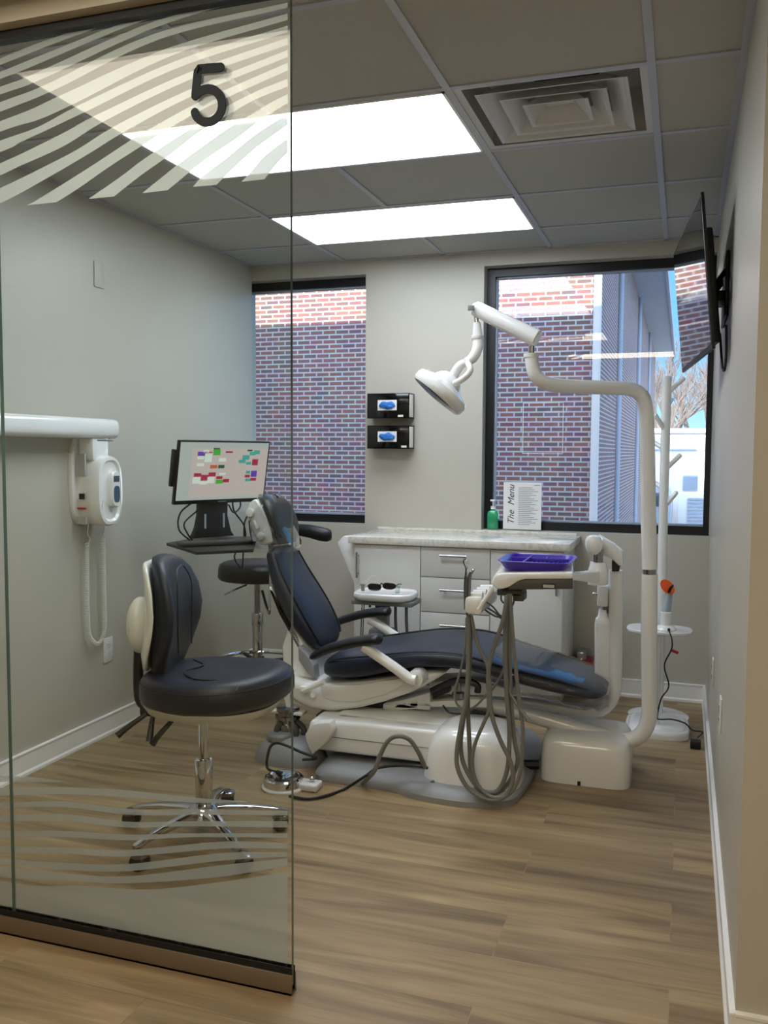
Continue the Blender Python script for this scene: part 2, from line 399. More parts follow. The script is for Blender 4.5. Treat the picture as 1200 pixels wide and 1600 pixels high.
# air vent
t = thing('air_vent', ((BX+AX)/2, R0+T/2, ZC), 'white square ceiling air vent with nested louvres', 'air vent')
vx, vy = (BX+AX)/2, R0+T/2; H = T/2-.012
def sqring(bm, h0, z0, h1, z1):
    rings = [[Vector((vx+sx*h, vy+s2*h, z)) for sx, s2 in ((-1, -1), (1, -1), (1, 1), (-1, 1))] for h, z in ((h0, z0), (h1, z1), (h1-.003, z1), (h0-.003, z0))]
    loft(bm, rings, closed=True)
bm = NB(); sqring(bm, H+.001, ZC-.003, H-.020, ZC+.001); OB('frame', bm, 'vent_white', t)
bm = NB(); sqring(bm, H-.002, ZC, H-.03, ZC+.15); box(bm, (vx-H+.02, vx+H-.02), (vy-H+.02, vy+H-.02), (ZC+.15, ZC+.155)); OB('back_pan', bm, 'vent_white', t, ang=15)
bm = NB(); lathe(bm, [(.001, 0), (.125, 0), (.125, -.002), (.001, -.002)], (vx+.01, vy+.04, ZC+.1495), 40); OB('duct_opening', bm, 'duct_dark', t)
for k, (ho, hi) in enumerate(((.225, .165), (.158, .105), (.095, .05))):
    bm = NB(); sqring(bm, ho, ZC-.004, hi, ZC+.040+.004*k); sqring(bm, ho+.010, ZC-.006, ho-.003, ZC-.002)
    OB('louvre', bm, 'vent_white', t, ang=15)
bm = NB(); box(bm, (vx-.045, vx+.045), (vy-.045, vy+.045), (ZC+.038, ZC+.042), .001); OB('centre_plate', bm, 'vent_white', t)

# windows
for n, (x0, x1, z0, z1), side in ((1, W1, 0), (2, W2, 1)):
    root = thing('window_%d' % n, ((x0+x1)/2, YB+.12, z0), 'black framed %s window' % ('narrow left' if n == 1 else 'wide right'), None); root['kind'] = 'structure'
    y0, y1 = YB+.085, YB+.15; fw = .048
    bm = NB(); fl = .012 if n == 1 else fw
    box(bm, (x0, x1), (y0, y1), (z1-fw, z1)); box(bm, (x0, x1), (y0, y1), (z0, z0+fw))
    box(bm, (x0, x0+fl), (y0, y1), (z0+fw, z1-fw)); box(bm, (x1-(.012 if n == 1 else .03), x1), (y0, y1), (z0+fw, z1-fw))
    OB('window_frame', bm, 'frame_black', root)
    bm = NB()
    for X, Z in (((x0+fl, x1-.012), (z0+fw, z0+fw+.010)), ((x0+fl, x1-.012), (z1-fw-.010, z1-fw)), ((x0+fl, x0+fl+.010), (z0+fw, z1-fw))):
        box(bm, X, (y0+.02, y1-.01), Z)
    OB('glazing_bead', bm, 'utility_grey', root)
    bm = NB(); box(bm, (x0+fl, x1-.012), (y0+.035, y0+.041), (z0+fw, z1-fw)); OB('window_pane', bm, 'window_glass', root)
# pale square outline stuck on the right pane
a = P(818, 630, Y=YB+.118); c = P(879, 709, Y=YB+.118)
bm = NB(); w = .0015
for X, Z in (((a.x, c.x), (a.z-w, a.z+w)), ((a.x, c.x), (c.z-w, c.z+w)), ((a.x-w, a.x+w), (c.z, a.z)), ((c.x-w, c.x+w), (c.z, a.z))):
    box(bm, X, (YB+.112, YB+.119), Z)
tag(OB('window_decal', bm, 'paper'), 'thin pale square outline stuck on the wide window pane', 'decal')

# ------------------------------------------------------------------ glass partition
gp = thing('glass_partition', (-2.2, YG, 0), 'tall frameless glass partition with frosted wave stripes and the number 5', 'glass partition')
GX = -.8885; GS = P(17, 1200, Y=YG).x
ZT = 2.41
def pane(x0, x1):
    bm = NB(); box(bm, (x0, x1), (YG-.006, YG+.006), (.02, ZT)); 
    bm.faces.ensure_lookup_table()
    for f in bm.faces:
        if abs(f.normal.y) < .5: f.material_index = 1
    OB('glass_panel', bm, 'partition_glass', gp, mats=['glass_edge'])
pane(GS+.0004, GX); pane(XL, GS-.0004)
bm = NB(); box(bm, (XL, GX+.003), (YG-.014, YG-.009), (0, .052), .001); box(bm, (XL, GX+.003), (YG+.009, YG+.014), (0, .052), .001); box(bm, (XL, GX+.003), (YG-.014, YG+.014), (0, .006))
OB('bottom_rail', bm, 'bronze_rail', gp)
for y_ in (YG-.0085, YG+.0075):
    bm = NB(); box(bm, (XL, GX+.002), (y_, y_+.002), (.006, .068)); OB('gasket', bm, 'rail_black', gp)
bm = NB(); box(bm, (XL, GX+.003), (YG-.016, YG+.016), (2.402, 2.423)); OB('top_rail', bm, 'rail_black', gp)
# frosted film
YFm = YG+.0075
ZTIP = P(88, 316, Y=YFm).z
def strip(up, lo, n=6):
    if up[0][0] == -6 and lo[0][0] == -6 and len(up) > 3:       # the film runs on over the left pane
        sl = (up[1][1]-up[0][1])/(up[1][0]+6); up = [(-240, up[0][1]-sl*234)]+up; lo = [(-240, lo[0][1]-sl*234)]+lo
    U = cat([(x, y, 0) for x, y in up], n); L = cat([(x, y, 0) for x, y in lo], n)
    m_ = 40
    def res(c):
        k = len(c)-1; return [c[int(i*k/m_)].lerp(c[min(int(i*k/m_)+1, k)], i*k/m_-int(i*k/m_)) for i in range(m_+1)]
    U, L = res(U), res(L); t = NB()
    r = []
    for p, q in zip(U, L):
        a_ = P(p.x, p.y, Y=YFm); b_ = P(q.x, q.y, Y=YFm)
        a_.z = min(a_.z, 2.402); b_.z = min(b_.z, 2.4019)
        if b_.z > 1.2: a_.z = max(a_.z, ZTIP+.0001); b_.z = max(b_.z, ZTIP)      # the upper stripes all end on one level line
        r.append((t.verts.new(a_), t.verts.new(b_)))
    for (a_, b_), (c_, d_) in zip(r, r[1:]):
        t.faces.new((a_, c_, d_, b_))
    return t
E_ = 449.5
bands = [
 ([(377,284),(390,271),(414,243),(E_,216)], [(413,280),(422,269),(436,252),(E_,239)]),
 ([(301,292),(318,274),(350,250),(398,211),(E_,178)], [(338,289),(350,277),(370,258),(400,231),(E_,195)]),
 ([(222,302),(278,257),(320,226),(360,198),(392,179),(424,160),(E_,147)], [(262,297),(316,253),(370,216),(400,193),(428,174),(E_,161)]),
 ([(138,311),(190,275),(220,252),(260,225),(304,197),(340,174),(400,143),(E_,123)], [(178,307),(220,274),(268,240),(310,207),(350,183),(400,155),(E_,135)]),
 ([(42,322),(96,289),(148,256),(209,216),(240,198),(320,155),(E_,98)], [(88,316),(120,296),(170,261),(226,225),(260,203),(330,164),(E_,110)]),
 ([(-6,297),(48,271),(120,234),(183,195),(300,138),(E_,78)], [(-6,321),(74,278),(144,237),(194,206),(300,150),(E_,89)]),
 ([(-6,258),(40,237),(104,205),(154,178),(300,111),(E_,59)], [(-6,277),(32,259),(100,228),(169,186),(300,123),(E_,70)]),
 ([(-6,222),(60,198),(126,163),(280,93),(E_,40)], [(-6,240),(32,222),(80,200),(141,171),(280,105),(E_,50)]),
 ([(-6,192),(50,170),(99,147),(260,76),(E_,21)], [(-6,208),(60,187),(120,160),(270,86),(E_,31)]),
 ([(-6,162),(72,132),(240,53),(E_,4)], [(-6,177),(86,140),(250,61),(E_,12)]),
 ([(-6,138),(47,118),(220,41),(340,5)], [(-6,150),(60,126),(230,48),(360,5)]),
 ([(-6,115),(60,88),(180,40),(260,14)], [(-6,126),(33,111),(190,45),(290,10)]),
 ([(-6,94),(60,67),(140,40)], [(-6,104),(80,70),(150,44)]),
 # lower family
 ([(-6,1212),(47,1214),(104,1221)], [(-6,1222),(50,1222),(106,1222)]),
 ([(-6,1231),(100,1230),(200,1235),(300,1246),(385,1252)], [(-6,1243),(100,1241),(200,1246),(300,1254),(385,1254)]),
 ([(-6,1255),(100,1252),(200,1264),(300,1264),(E_,1267)], [(-6,1263),(100,1261),(200,1273),(300,1273),(E_,1274)]),
 ([(-6,1275),(100,1272),(200,1284),(300,1283),(E_,1283)], [(-6,1285),(100,1283),(200,1293),(300,1291),(E_,1293)]),
 ([(-6,1299),(100,1298),(200,1304),(300,1302),(E_,1302)], [(-6,1309),(100,1308),(200,1313),(300,1308),(E_,1309)]),
 ([(-6,1322),(100,1324),(200,1328),(345,1315),(E_,1317)], [(-6,1332),(100,1334),(200,1338),(345,1326),(E_,1326)]),
 ([(-6,1341),(100,1348),(200,1350),(345,1333),(E_,1331)], [(-6,1350),(100,1359),(200,1361),(345,1345),(E_,1338)]),
 ([(-6,1352),(100,1364),(200,1369),(345,1352),(E_,1341)], [(-6,1370),(100,1376),(200,1380),(345,1370),(E_,1352)]),
 ([(-6,1375),(60,1384),(130,1384),(230,1390),(345,1378),(E_,1362)], [(-6,1431),(60,1442),(130,1455),(230,1475),(345,1498),(E_,1521)]),
]
for nm, sel, fm in (('frosted_stripes', bands[:13], 'frosted_film'), ('frosted_stripes', bands[13:], 'frosted_film_light')):
    bm = NB()
    for up, lo in sel: merge(bm, strip(up, lo))
    OB(nm, bm, fm, gp)
# the number 5, rounded raised strokes
bm = NB()
def stroke(pts, r=.0108, dy=0):
    pts = cat(pts, 6) if len(pts) > 3 else [Vector(p) for p in pts]
    out = [P(p[0], p[1], Y=YG-.010-dy) for p in pts]
    L_, R_ = [], []
    for i, p in enumerate(out):
        d = (out[min(i+1, len(out)-1)]-out[max(i-1, 0)]).normalized(); s = Vector((-d.z, 0, d.x))
        L_.append(p+s*r); R_.append(p-s*r)
    d0 = (out[0]-out[1]).normalized(); d1 = (out[-1]-out[-2]).normalized()
    def capp(c, d):
        s = Vector((-d.z, 0, d.x)); return [c+(s*-math.cos(PI*k/8)+d*math.sin(PI*k/8))*r for k in range(1, 8)]
    t = NB(); k = len(out)
    for off in (0,):
        a = [t.verts.new(v) for v in L_]; c = [t.verts.new(v) for v in R_]
        for i in range(k-1): t.faces.new((a[i], a[i+1], c[i+1], c[i]))
        e0 = [t.verts.new(v) for v in capp(out[0], d0)]; t.faces.new([a[0]]+e0[::-1]+[c[0]]) if False else t.faces.new([c[0]]+[t.verts.new(v) for v in capp(out[0], d0)][::-1]+[a[0]])
        t.faces.new([a[-1]]+[t.verts.new(v) for v in capp(out[-1], d1)][::-1]+[c[-1]])
    bmesh.ops.delete(t, geom=[v for v in t.verts if not v.link_faces], context='VERTS')
    r_ = bmesh.ops.extrude_face_region(t, geom=list(t.faces))
    bmesh.ops.translate(t, vec=(0, -.003, 0), verts=[v for v in r_['geom'] if isinstance(v, bmesh.types.BMVert)])
    bmesh.ops.recalc_face_normals(t, faces=t.faces); merge(bm, t)
stroke([(345, 105.5), (328, 107), (312, 108.7), (310, 110.5), (308, 128), (305.8, 150)])
stroke([(307, 149), (313, 143.5), (324, 139.5), (336, 142), (345, 152), (347.5, 166), (343, 180), (332, 189.5), (319, 190.5), (309, 184), (305, 176)], .0107, .0006)
OB('number_5', bm, 'charcoal_sign', gp)

# ------------------------------------------------------------------ outside
GZ = -2.2
b = NB(); box(b, (-60, 60), (5.4, 140), (GZ-.3, GZ)); struct('ground', b, 'asphalt', 'grey pavement outside the windows')
t = thing('brick_building', (-6, 16, -.6), 'brick building with a side wall and overhanging eave seen through the windows', 'building')
b = NB(); box(b, (-16, -1.2), (12.3, 12.6), (GZ, 5.4)); OB('front_wall', b, 'brick_front', t)
b = NB(); box(b, (-1.5, -1.2), (12.6, 38.3), (GZ, 5.35)); OB('side_wall', b, 'brick_side', t)
b = NB(); box(b, (-16, -.46), (11.6, 39), (5.35, 5.5)); box(b, (-.50, -.44), (11.6, 39), (5.3, 5.62)); OB('eave', b, 'soffit', t)
b = NB(); cyl(b, (-1.13, 12.2, GZ), (-1.13, 12.2, 5.35), .055, n=12); OB('downspout', b, 'concrete_white', t)
for y in (17, 24, 31):
    b = NB(); cyl(b, (-1.16, y, GZ), (-1.16, y, 5.3), .05, n=10); OB('downspout', b, 'soffit', t)
t = thing('white_building', (6, 46, GZ), 'low sunlit white building beyond the car park', 'building')
b = NB(); box(b, (-1.6, 18), (46, 54), (GZ, 2.32)); OB('wall', b, 'concrete_white', t)
b = NB(); box(b, (-1.7, 18.1), (45.8, 54.2), (2.32, 2.54)); OB('roof', b, 'concrete_white', t)
b = NB(); box(b, (-1.6, 18), (45.93, 46), (1.48, 1.54)); OB('fascia_line', b, 'utility_grey', t)
b = NB()
for k in range(9): box(b, (.0, .66), (45.9, 46), (-.44+k*.077, -.40+k*.077))
box(b, (0, .66), (45.95, 46), (-.46, .26)); OB('louvred_vent', b, 'utility_grey', t)
t = thing('utility_unit', (.5, 43.5, GZ), 'louvred metal utility cabinet standing outside before the white building', 'utility cabinet')
b = NB(); box(b, (-.22, 1.24), (43.5, 44.6), (GZ, -.50), .03); OB('housing', b, 'concrete_white', t)
b = NB()
for k in range(9): box(b, (.22, 1.16), (43.42, 43.52), (GZ+.12+k*.16, GZ+.21+k*.16))
OB('louvres', b, 'utility_grey', t)
t = thing('parked_van', (-1.1, 42.0, GZ), 'pale blue van parked outside beyond the coat stand', 'van')
b = NB(); prism(b, [(-2.1, 41, GZ+.35), (-.46, 41, GZ+.35), (-.46, 41, GZ+1.3), (-.60, 41, GZ+2.0), (-2.1, 41, GZ+2.1)], (0, 4.4, 0), .08); OB('body', b, 'utility_grey', t)
b = NB(); box(b, (-1.7, -.72), (40.95, 41.02), (GZ+1.2, GZ+1.8), .01); OB('windscreen', b, 'lcd', t)
for x in (-1.75, -.75):
    b = NB(); cyl(b, (x-.1, 41.8, GZ+.34), (x+.1, 41.8, GZ+.34), .34, n=20); OB('wheel', b, 'black_plastic', t)
def tree(x, y, h, seed, label):
    rnd = random.Random(seed); bm = NB()
    def grow(p, d, L, r, dep):
        q = p+d*L; m_ = p.lerp(q, .5)+Vector((rnd.uniform(-1, 1), rnd.uniform(-1, 1), 0))*L*.05
        tube(bm, [p, m_, q], [r, r*.85, r*.7], 4 if dep else 6)
        if dep == 5: return
        for _ in range(3 if dep else 4):
            nd = (d+Vector((rnd.uniform(-1, 1), rnd.uniform(-1, 1), rnd.uniform(-.15, .7)))*.62).normalized()
            grow(q if rnd.random() < .6 else p.lerp(q, .7), nd, L*rnd.uniform(.58, .8), r*.6, dep+1)
    grow(Vector((x, y, GZ)), Vector((0, 0, 1)), h*.27, h*.014, 0)
    tag(OB('bare_tree', bm, 'bark', center=False), label, 'tree')
tlab = ['bare winter tree nearest the brick building corner', 'tall bare tree behind the left end of the white building', 'bare tree behind the coat stand top', 'bare tree at the right side of the wide window', 'bare tree partly behind the screen edge']
for i, (x, y, h) in enumerate(((-1.6, 57, 12.5), (1.6, 69, 14), (-1.4, 82, 17), (3.6, 94, 18), (.6, 108, 20))): tree(x, y, h, 20+i, tlab[i])
# the upper storey of our own building (it shades the brick wall opposite)
b = NB(); box(b, (-20, 20), (1.0, 5.38), (2.75, 6.55)); box(b, (XL-.14, XR+.16), (5.31, 5.38), (GZ, .85)); box(b, (-20, XL-.14), (5.2, 5.38), (GZ, 2.75)); box(b, (XR+.16, 20), (5.2, 5.38), (GZ, 2.75))
struct('wall_outer', b, 'brick_front', 'outer brick wall and upper storey of this building', center=False)

# ------------------------------------------------------------------ cabinets and what stands on them
CF = 4.57                                      # plane of the cabinet fronts
x0, x1 = -1.702, -.565
cb = thing('base_cabinet', ((x0+x1)/2, 4.8, 0), 'white base cabinet with three drawers and two doors under the stone counter', 'cabinet')
b = NB(); box(b, (x0+.004, x1), (CF+.02, YB-.002), (.09, .845), .001); box(b, (x0+.03, x1-.03), (CF+.08, YB-.002), (0, .09)); OB('body', b, 'cabinet_white', cb)
d1 = P(657, 900, Y=CF).x; d2 = P(766, 900, Y=CF).x
def panel(name, X, Z, hx, hz, vert=False):
    bm = NB(); box(bm, (X[0]+.0025, X[1]-.0025), (CF, CF+.0195), (Z[0]+.0025, Z[1]-.0025), .0015); o = OB(name, bm, 'cabinet_white', cb)
    bm = NB()
    a_, c_ = (Vector((hx[0], CF-.03, hz)), Vector((hx[1], CF-.03, hz))) if not vert else (Vector((hx, CF-.03, hz[0])), Vector((hx, CF-.03, hz[1])))
    cyl(bm, a_, c_, .006, n=12)
    for f in (.15, .85):
        p = a_.lerp(c_, f); cyl(bm, p, p+Vector((0, .031, 0)), .005, n=8)
    OB('handle', bm, 'steel', o)
panel('door', (x0, d1), (.095, .842), x0+.028, (.66, .80), True)
z1_ = P(700, 903, Y=CF).z; z2_ = P(700, 958, Y=CF).z; z3_ = P(700, 1014, Y=CF).z
for Z, v in (((z1_, .842), 868), ((z2_, z1_), 922), ((z3_, z2_), 977)):
    zz = P(708, v, Y=CF).z; panel('drawer', (d1, d2), Z, (P(689, v, Y=CF).x, P(731, v, Y=CF).x), zz)
panel('drawer', (d1, d2), (.095, z3_), (P(689, 1030, Y=CF).x, P(731, 1030, Y=CF).x), z3_-.05)
panel('door', (d2, x1), (.095, .842), x1-.03, (.62, .76), True)
b = NB(); prism(b, [(-1.728, CF-.025, .847), (-.533, CF-.025, .847), (-.533, YB-.001, .847), (-1.728, YB-.001, .847)], (0, 0, .038), .003)
box(b, (-1.728, -.555), (YB-.018, YB-.001), (.884, .899), .002)
tag(OB('countertop', b, 'quartz'), 'pale speckled stone countertop on the white cabinet', 'countertop')
# white tapered holder at the left end
b = NB(); a_ = [P(527, 848, Y=4.62), P(536, 838, Y=4.62), P(560, 838, Y=4.62), P(560, 900, Y=4.62), P(556, 918, Y=4.62)]
a_ = [(min(p.x, x0-.003), 4.62, p.z) for p in a_]
prism(b, a_, (0, .22, 0), .004); tag(OB('file_holder', b, 'plastic_white'), 'white tapered holder hung on the left end of the cabinet', 'holder')

# hand sanitizer
p = P(770, 828, Y=5.10); x, y, z = p.x, 5.10, .9005
t = thing('sanitizer_bottle', (x, y, z), 'green hand sanitizer pump bottle standing at the left of the wide window sill', 'bottle')
b = NB(); rings = [[Vector((u, v, z+h)) for u, v in srect(x, y, a*s, a*.62*s, 3, 24)] for h, s in ((0, .85), (.006, 1), (.09, 1), (.104, .82), (.112, .4), (.12, .36)) for a in (.033,)]
loft(b, rings); OB('body', b, 'green_gel', t)
b = NB(); rings = [[Vector((u, v, z+h)) for u, v in srect(x, y, .0338, .0214, 3, 24)] for h in (.03, .075)]; loft(b, rings, cap=False); OB('label', b, 'clear_acrylic', t)
b = NB(); cyl(b, (x, y, z+.118), (x, y, z+.135), .014); cyl(b, (x, y, z+.135), (x, y, z+.165), .005); box(b, (x-.012, x+.012), (y-.03, y+.01), (z+.163, z+.174), .003)
OB('pump', b, 'plastic_white', t)
# framed price sign
q0, q1 = P(785, 828, Y=5.09), P(846, 828, Y=5.09); zt = P(815, 753, Y=5.09).z
t = thing('menu_sign', ((q0.x+q1.x)/2, 5.09, .9), 'white printed sheet in a clear acrylic stand beside the sanitizer on the sill', 'sign')
zb = .901; X0, X1 = q0.x, q1.x; hgt = zt-zb
b = NB(); box(b, (X0, X1), (5.095, 5.098), (zb, zt), .0008); box(b, (X0, X1), (5.09, 5.135), (zb, zb+.003)); OB('stand', b, 'clear_acrylic', t)
b = NB(); box(b, (X0+.003, X1-.003), (5.0915, 5.0925), (zb+.004, zt-.002)); sh = OB('sheet', b, 'paper', t)
def text_mesh(s_, size, loc, rot, mname, parent, name, shear=0, ext=.0003, sx=1):
    cu = bpy.data.curves.new(name, 'FONT'); cu.body = s_; cu.size = size; cu.shear = shear; cu.extrude = ext; cu.align_x = 'CENTER'; cu.align_y = 'CENTER'
    tmp = bpy.data.objects.new('tmp', cu); C.objects.link(tmp); bpy.context.view_layer.update()
    me = bpy.data.meshes.new_from_object(tmp.evaluated_get(bpy.context.evaluated_depsgraph_get()))
    bpy.data.objects.remove(tmp); bm = bmesh.new(); bm.from_mesh(me)
    m4 = Matrix.Translation(loc) @ rot.to_4x4() @ Matrix.Diagonal((sx, 1, 1, 1)); bmesh.ops.transform(bm, matrix=m4, verts=bm.verts)
    return OB(name, bm, mname, parent)
from mathutils import Euler
rot = Euler((PI/2, 0, 0)).to_matrix() @ Euler((0, 0, PI/2)).to_matrix()
W_ = X1-X0
text_mesh('The  Menu', .052, Vector((X0+W_*.22, 5.0908, zb+hgt*.52)), rot, 'ink', sh, 'script_title', .35)
b = NB(); yy = zt-.035; k = 0
while yy > zb+.03:
    wd = W_*(.30+.25*((k*7) % 5)/5) if k else W_*.35
    box(b, (X0+W_*.40, X0+W_*.40+wd), (5.0905, 5.0912), (yy, yy+.0028)); yy -= .0105; k += 1
box(b, (X1-.045, X1-.012), (5.0905, 5.0912), (zt-.02, zt-.017))
OB('printed_lines', b, 'ink_grey', sh)
# glove boxes on the wall
for k, (ua, va, vb, lab) in enumerate(((574, 615, 653, 'upper black glove box holder on the wall between the windows'), (574, 665, 701, 'lower black glove box holder on the wall between the windows'))):
    yf = YB-.11; A = P(ua, va, Y=yf); B_ = P(639, vb, Y=yf)
    t = thing('glove_dispenser', ((A.x+B_.x)/2, YB-.055, B_.z), lab, 'glove dispenser', 'glove box holders between the windows')
    b = NB()
    box(b, (A.x, B_.x), (yf, yf+.004), (B_.z, A.z), .001); box(b, (A.x, B_.x), (yf, YB-.001), (B_.z-.001, B_.z+.003)); box(b, (A.x, B_.x), (yf, YB-.001), (A.z-.003, A.z))
    box(b, (A.x, A.x+.004), (yf, YB-.001), (B_.z, A.z)); box(b, (B_.x-.004, B_.x), (yf, YB-.001), (B_.z, A.z)); OB('holder', b, 'black_gloss', t)
    b = NB(); box(b, (A.x+.006, B_.x+.0012), (yf+.006, YB-.03), (B_.z+.006, A.z-.006), .002); bx_ = OB('carton', b, 'paper', t)
    w = B_.x-A.x; h = A.z-B_.z; cx_, cz = A.x+w*.48, B_.z+h*.52
    b = NB(); box(b, (cx_-.058, cx_+.058), (yf-.0012, yf), (cz-.03, cz+.03)); OB('opening', b, 'paper', t)
    b = NB(); ball(b, (cx_, yf-.004, cz), .05, (1, .22, .42), 20)
    for v in b.verts:
        v.co.y -= max(0, .006*math.sin(v.co.x*160+k)*math.cos(v.co.z*230)); v.co.z += .004*math.sin(v.co.x*120+k*2)
    ball(b, (cx_+.01, yf-.008, cz-.008), .03, (1, .3, .45), 14); OB('glove', b, 'blue_glove', t)
    b = NB(); lx = A.x+w*(.8 if k == 0 else .88); box(b, (lx-.016, lx+.016), (yf-.0012, yf), (B_.z+.006, B_.z+.018)); OB('label', b, 'paper', t)
# wall plates
def plate(loc, nrm_x, name, label, outlet):
    t = thing(name, loc, label, 'wall plate' if not outlet else 'outlet'); x, y, z = loc; s = nrm_x
    b = NB(); box(b, tuple(sorted((x, x+s*.006))), (y-.035, y+.035), (z-.058, z+.058), .002); OB('plate', b, 'plastic_warm' if outlet else 'wall_paint', t)
    if outlet:
        for dz in (-.021, .021):
            b = NB(); mt = Matrix.Translation((x+s*.006, y, z+dz)) @ Matrix.Rotation(PI/2, 4, 'Y')
            lathe(b, [(.0005, -.001), (.0165, -.001), (.0165, .0018), (.0005, .0018)], (0, 0, 0), 24, 1, .9, mt); o = OB('socket', b, 'plastic_white', t)
            b = NB()
            for dy in (-.006, .006): box(b, tuple(sorted((x+s*.0075, x+s*.0085))), (y+dy-.001, y+dy+.001), (z+dz-.001, z+dz+.007))
            box(b, tuple(sorted((x+s*.0075, x+s*.0085))), (y-.002, y+.002), (z+dz-.010, z+dz-.006)); OB('slot', b, 'black_plastic', o)
plate((XL, P(168, 1015, X=XL).y, P(168, 1015, X=XL).z), 1, 'wall_outlet', 'white wall outlet below the imaging unit at the left wall', True)
plate((XL, 3.52, 2.145), 1, 'blank_plate', 'painted blank plate high on the left wall', False)
plate((XR, 3.95, .43), -1, 'wall_outlet', 'white outlet on the right wall, farther from the corridor', True)
plate((XR, 3.15, .475), -1, 'wall_outlet', 'white outlet on the right wall, nearer to the corridor', True)

# ------------------------------------------------------------------ television
tv = thing('television', (.09, 3.8, 2.0), 'black flat television tilted on its wall bracket by the wide window', 'television')
TLn, TLf = Vector((.030, 3.31, 2.240)), Vector((-.070, 4.33, 2.246))
BLn, BLf = Vector((.082, 3.31, 1.706)), Vector((-.012, 4.33, 1.706))
r = (TLf-TLn).normalized(); u_ = (TLn-BLn).normalized(); n_ = u_.cross(r).normalized()
if n_.x > 0: n_ = -n_
W_, H_ = (TLf-TLn).length, (TLn-BLn).length
mt = Matrix((( r.x, -n_.x, u_.x, BLn.x), (r.y, -n_.y, u_.y, BLn.y), (r.z, -n_.z, u_.z, BLn.z), (0, 0, 0, 1)))
if mt.to_3x3().determinant() < 0: pass
b = NB(); box(b, (0, W_), (0, .012), (0, H_), .003, mtx=mt); OB('panel', b, 'black_plastic', tv)
b = NB(); box(b, (.012, W_-.012), (-.0012, .0), (.018, H_-.012), mtx=mt)
mat('tv_glass', (6, 7, 9), .03, spec=.7); OB('screen', b, 'tv_glass', tv)
b = NB(); prism(b, [mt @ Vector(p) for p in ((.10, .011, .03), (W_-.10, .011, .03), (W_-.10, .011, H_-.10), (.10, .011, H_-.10))], -n_*.035, .008); OB('back_cover', b, 'black_plastic', tv)
b = NB(); box(b, (XR-.012, XR-.001), (3.60, 3.98), (1.86, 2.10), .003); OB('wall_bracket', b, 'black_plastic', tv)
b = NB()
for yy in (3.68, 3.9): tube(b, [(XR-.01, yy, 2.04), (XR-.035, yy-.03, 2.0), (XR-.05, yy, 1.93)], .010, 8)
box(b, (XR-.045, XR-.01), (3.70, 3.88), (1.93, 1.97), .004); OB('bracket_arm', b, 'black_plastic', tv)
b = NB(); tube(b, [(XR-.03, 3.50, 1.78), (XR-.02, 3.46, 1.66), (XR-.013, 3.42, 1.645), (XR-.010, 3.40, 1.70), (XR-.012, 3.42, 1.80)], .0045, 8, 6)
OB('cable', b, 'cable_black', tv)

# ------------------------------------------------------------------ wall-hung imaging unit, left wall
xr = thing('xray_unit', (XL, 3.42, 1.0), 'white wall-mounted dental x-ray control unit with long horizontal arm', 'x-ray unit')
b = NB(); r_ = []
yc, zc_ = 3.385, 1.215
for x, a, c, e in ((XL+.001, .105, .205, 3.2), (XL+.012, .105, .205, 3.2), (XL+.02, .10, .20, 3.2)):
    r_.append([Vector((x, yc+u, zc_+v)) for u, v in srect(0, 0, a, c, e, 32)])
loft(b, r_); OB('back_plate', b, 'plastic_warm', xr)
b = NB(); r_ = []; zc2 = 1.165
for x, a, c in ((XL+.015, .092, .155), (XL+.08, .095, .158), (XL+.115, .095, .158), (XL+.132, .086, .150), (XL+.134, .074, .138), (XL+.124, .066, .128)):
    r_.append([Vector((x, yc+.02+u, zc2+v)) for u, v in srect(0, 0, a, c, 2.8, 32)])
loft(b, r_); OB('housing', b, 'plastic_white', xr)
b = NB(); box(b, (XL+.02, XL+.10), (yc-.06, yc+.055), (1.30, 1.40), .012); cyl(b, (XL+.07, yc+.04, 1.385), (XL+.07, yc+.04, 1.42), .03); OB('arm_socket', b, 'plastic_white', xr)
b = NB(); box(b, (XL+.045, XL+.10), (yc-.03, yc+.085), (1.386, 1.392)); OB('collar', b, 'grey_plastic', xr)
b = NB(); ys = [3.50, 3.48, 2.3]
r_ = [[Vector((XL+.075+u, y, 1.442+v)) for u, v in srect(0, 0, .042*s, .046*s, 3, 24)] for y, s in ((3.505, .7), (3.495, .95), (3.47, 1), (3.2, 1), (2.3, 1))]
loft(b, r_); OB('arm', b, 'plastic_white', xr)
# hand control in its cradle
b = NB(); r_ = [[Vector((x, yc+.035+u, 1.172+v)) for u, v in srect(0, 0, a, c, 3, 24)] for x, a, c in ((XL+.122, .036, .082), (XL+.145, .036, .082), (XL+.152, .030, .076))]
loft(b, r_); hc = OB('hand_control', b, 'plastic_white', xr)
b = NB(); box(b, (XL+.1515, XL+.1535), (yc+.013, yc+.055), (1.205, 1.232), .001); OB('display', b, 'lcd', hc)
b = NB(); r_ = [[Vector((x, yc+.035+u, 1.150+v)) for u, v in srect(0, 0, .022, .038, 3, 20)] for x in (XL+.150, XL+.1535)]; loft(b, r_); OB('keypad', b, 'blue_keys', hc)
yl = 3.291
for z, h in ((1.235, .095), (1.02, .03)):
    b = NB(); box(b, (XL+.03, XL+.075), (yl+.008, yl+.018), (z, z+h)); OB('rating_label', b, 'label_grey', xr)
b = NB(); box(b, (XL+.032, XL+.073), (yl+.007, yl+.017), (1.085, 1.094)); OB('warning_label', b, 'label_red', xr)
b = NB(); box(b, (XL+.042, XL+.064), (yl+.007, yl+.017), (1.13, 1.155)); OB('symbol_label', b, 'black_plastic', xr)
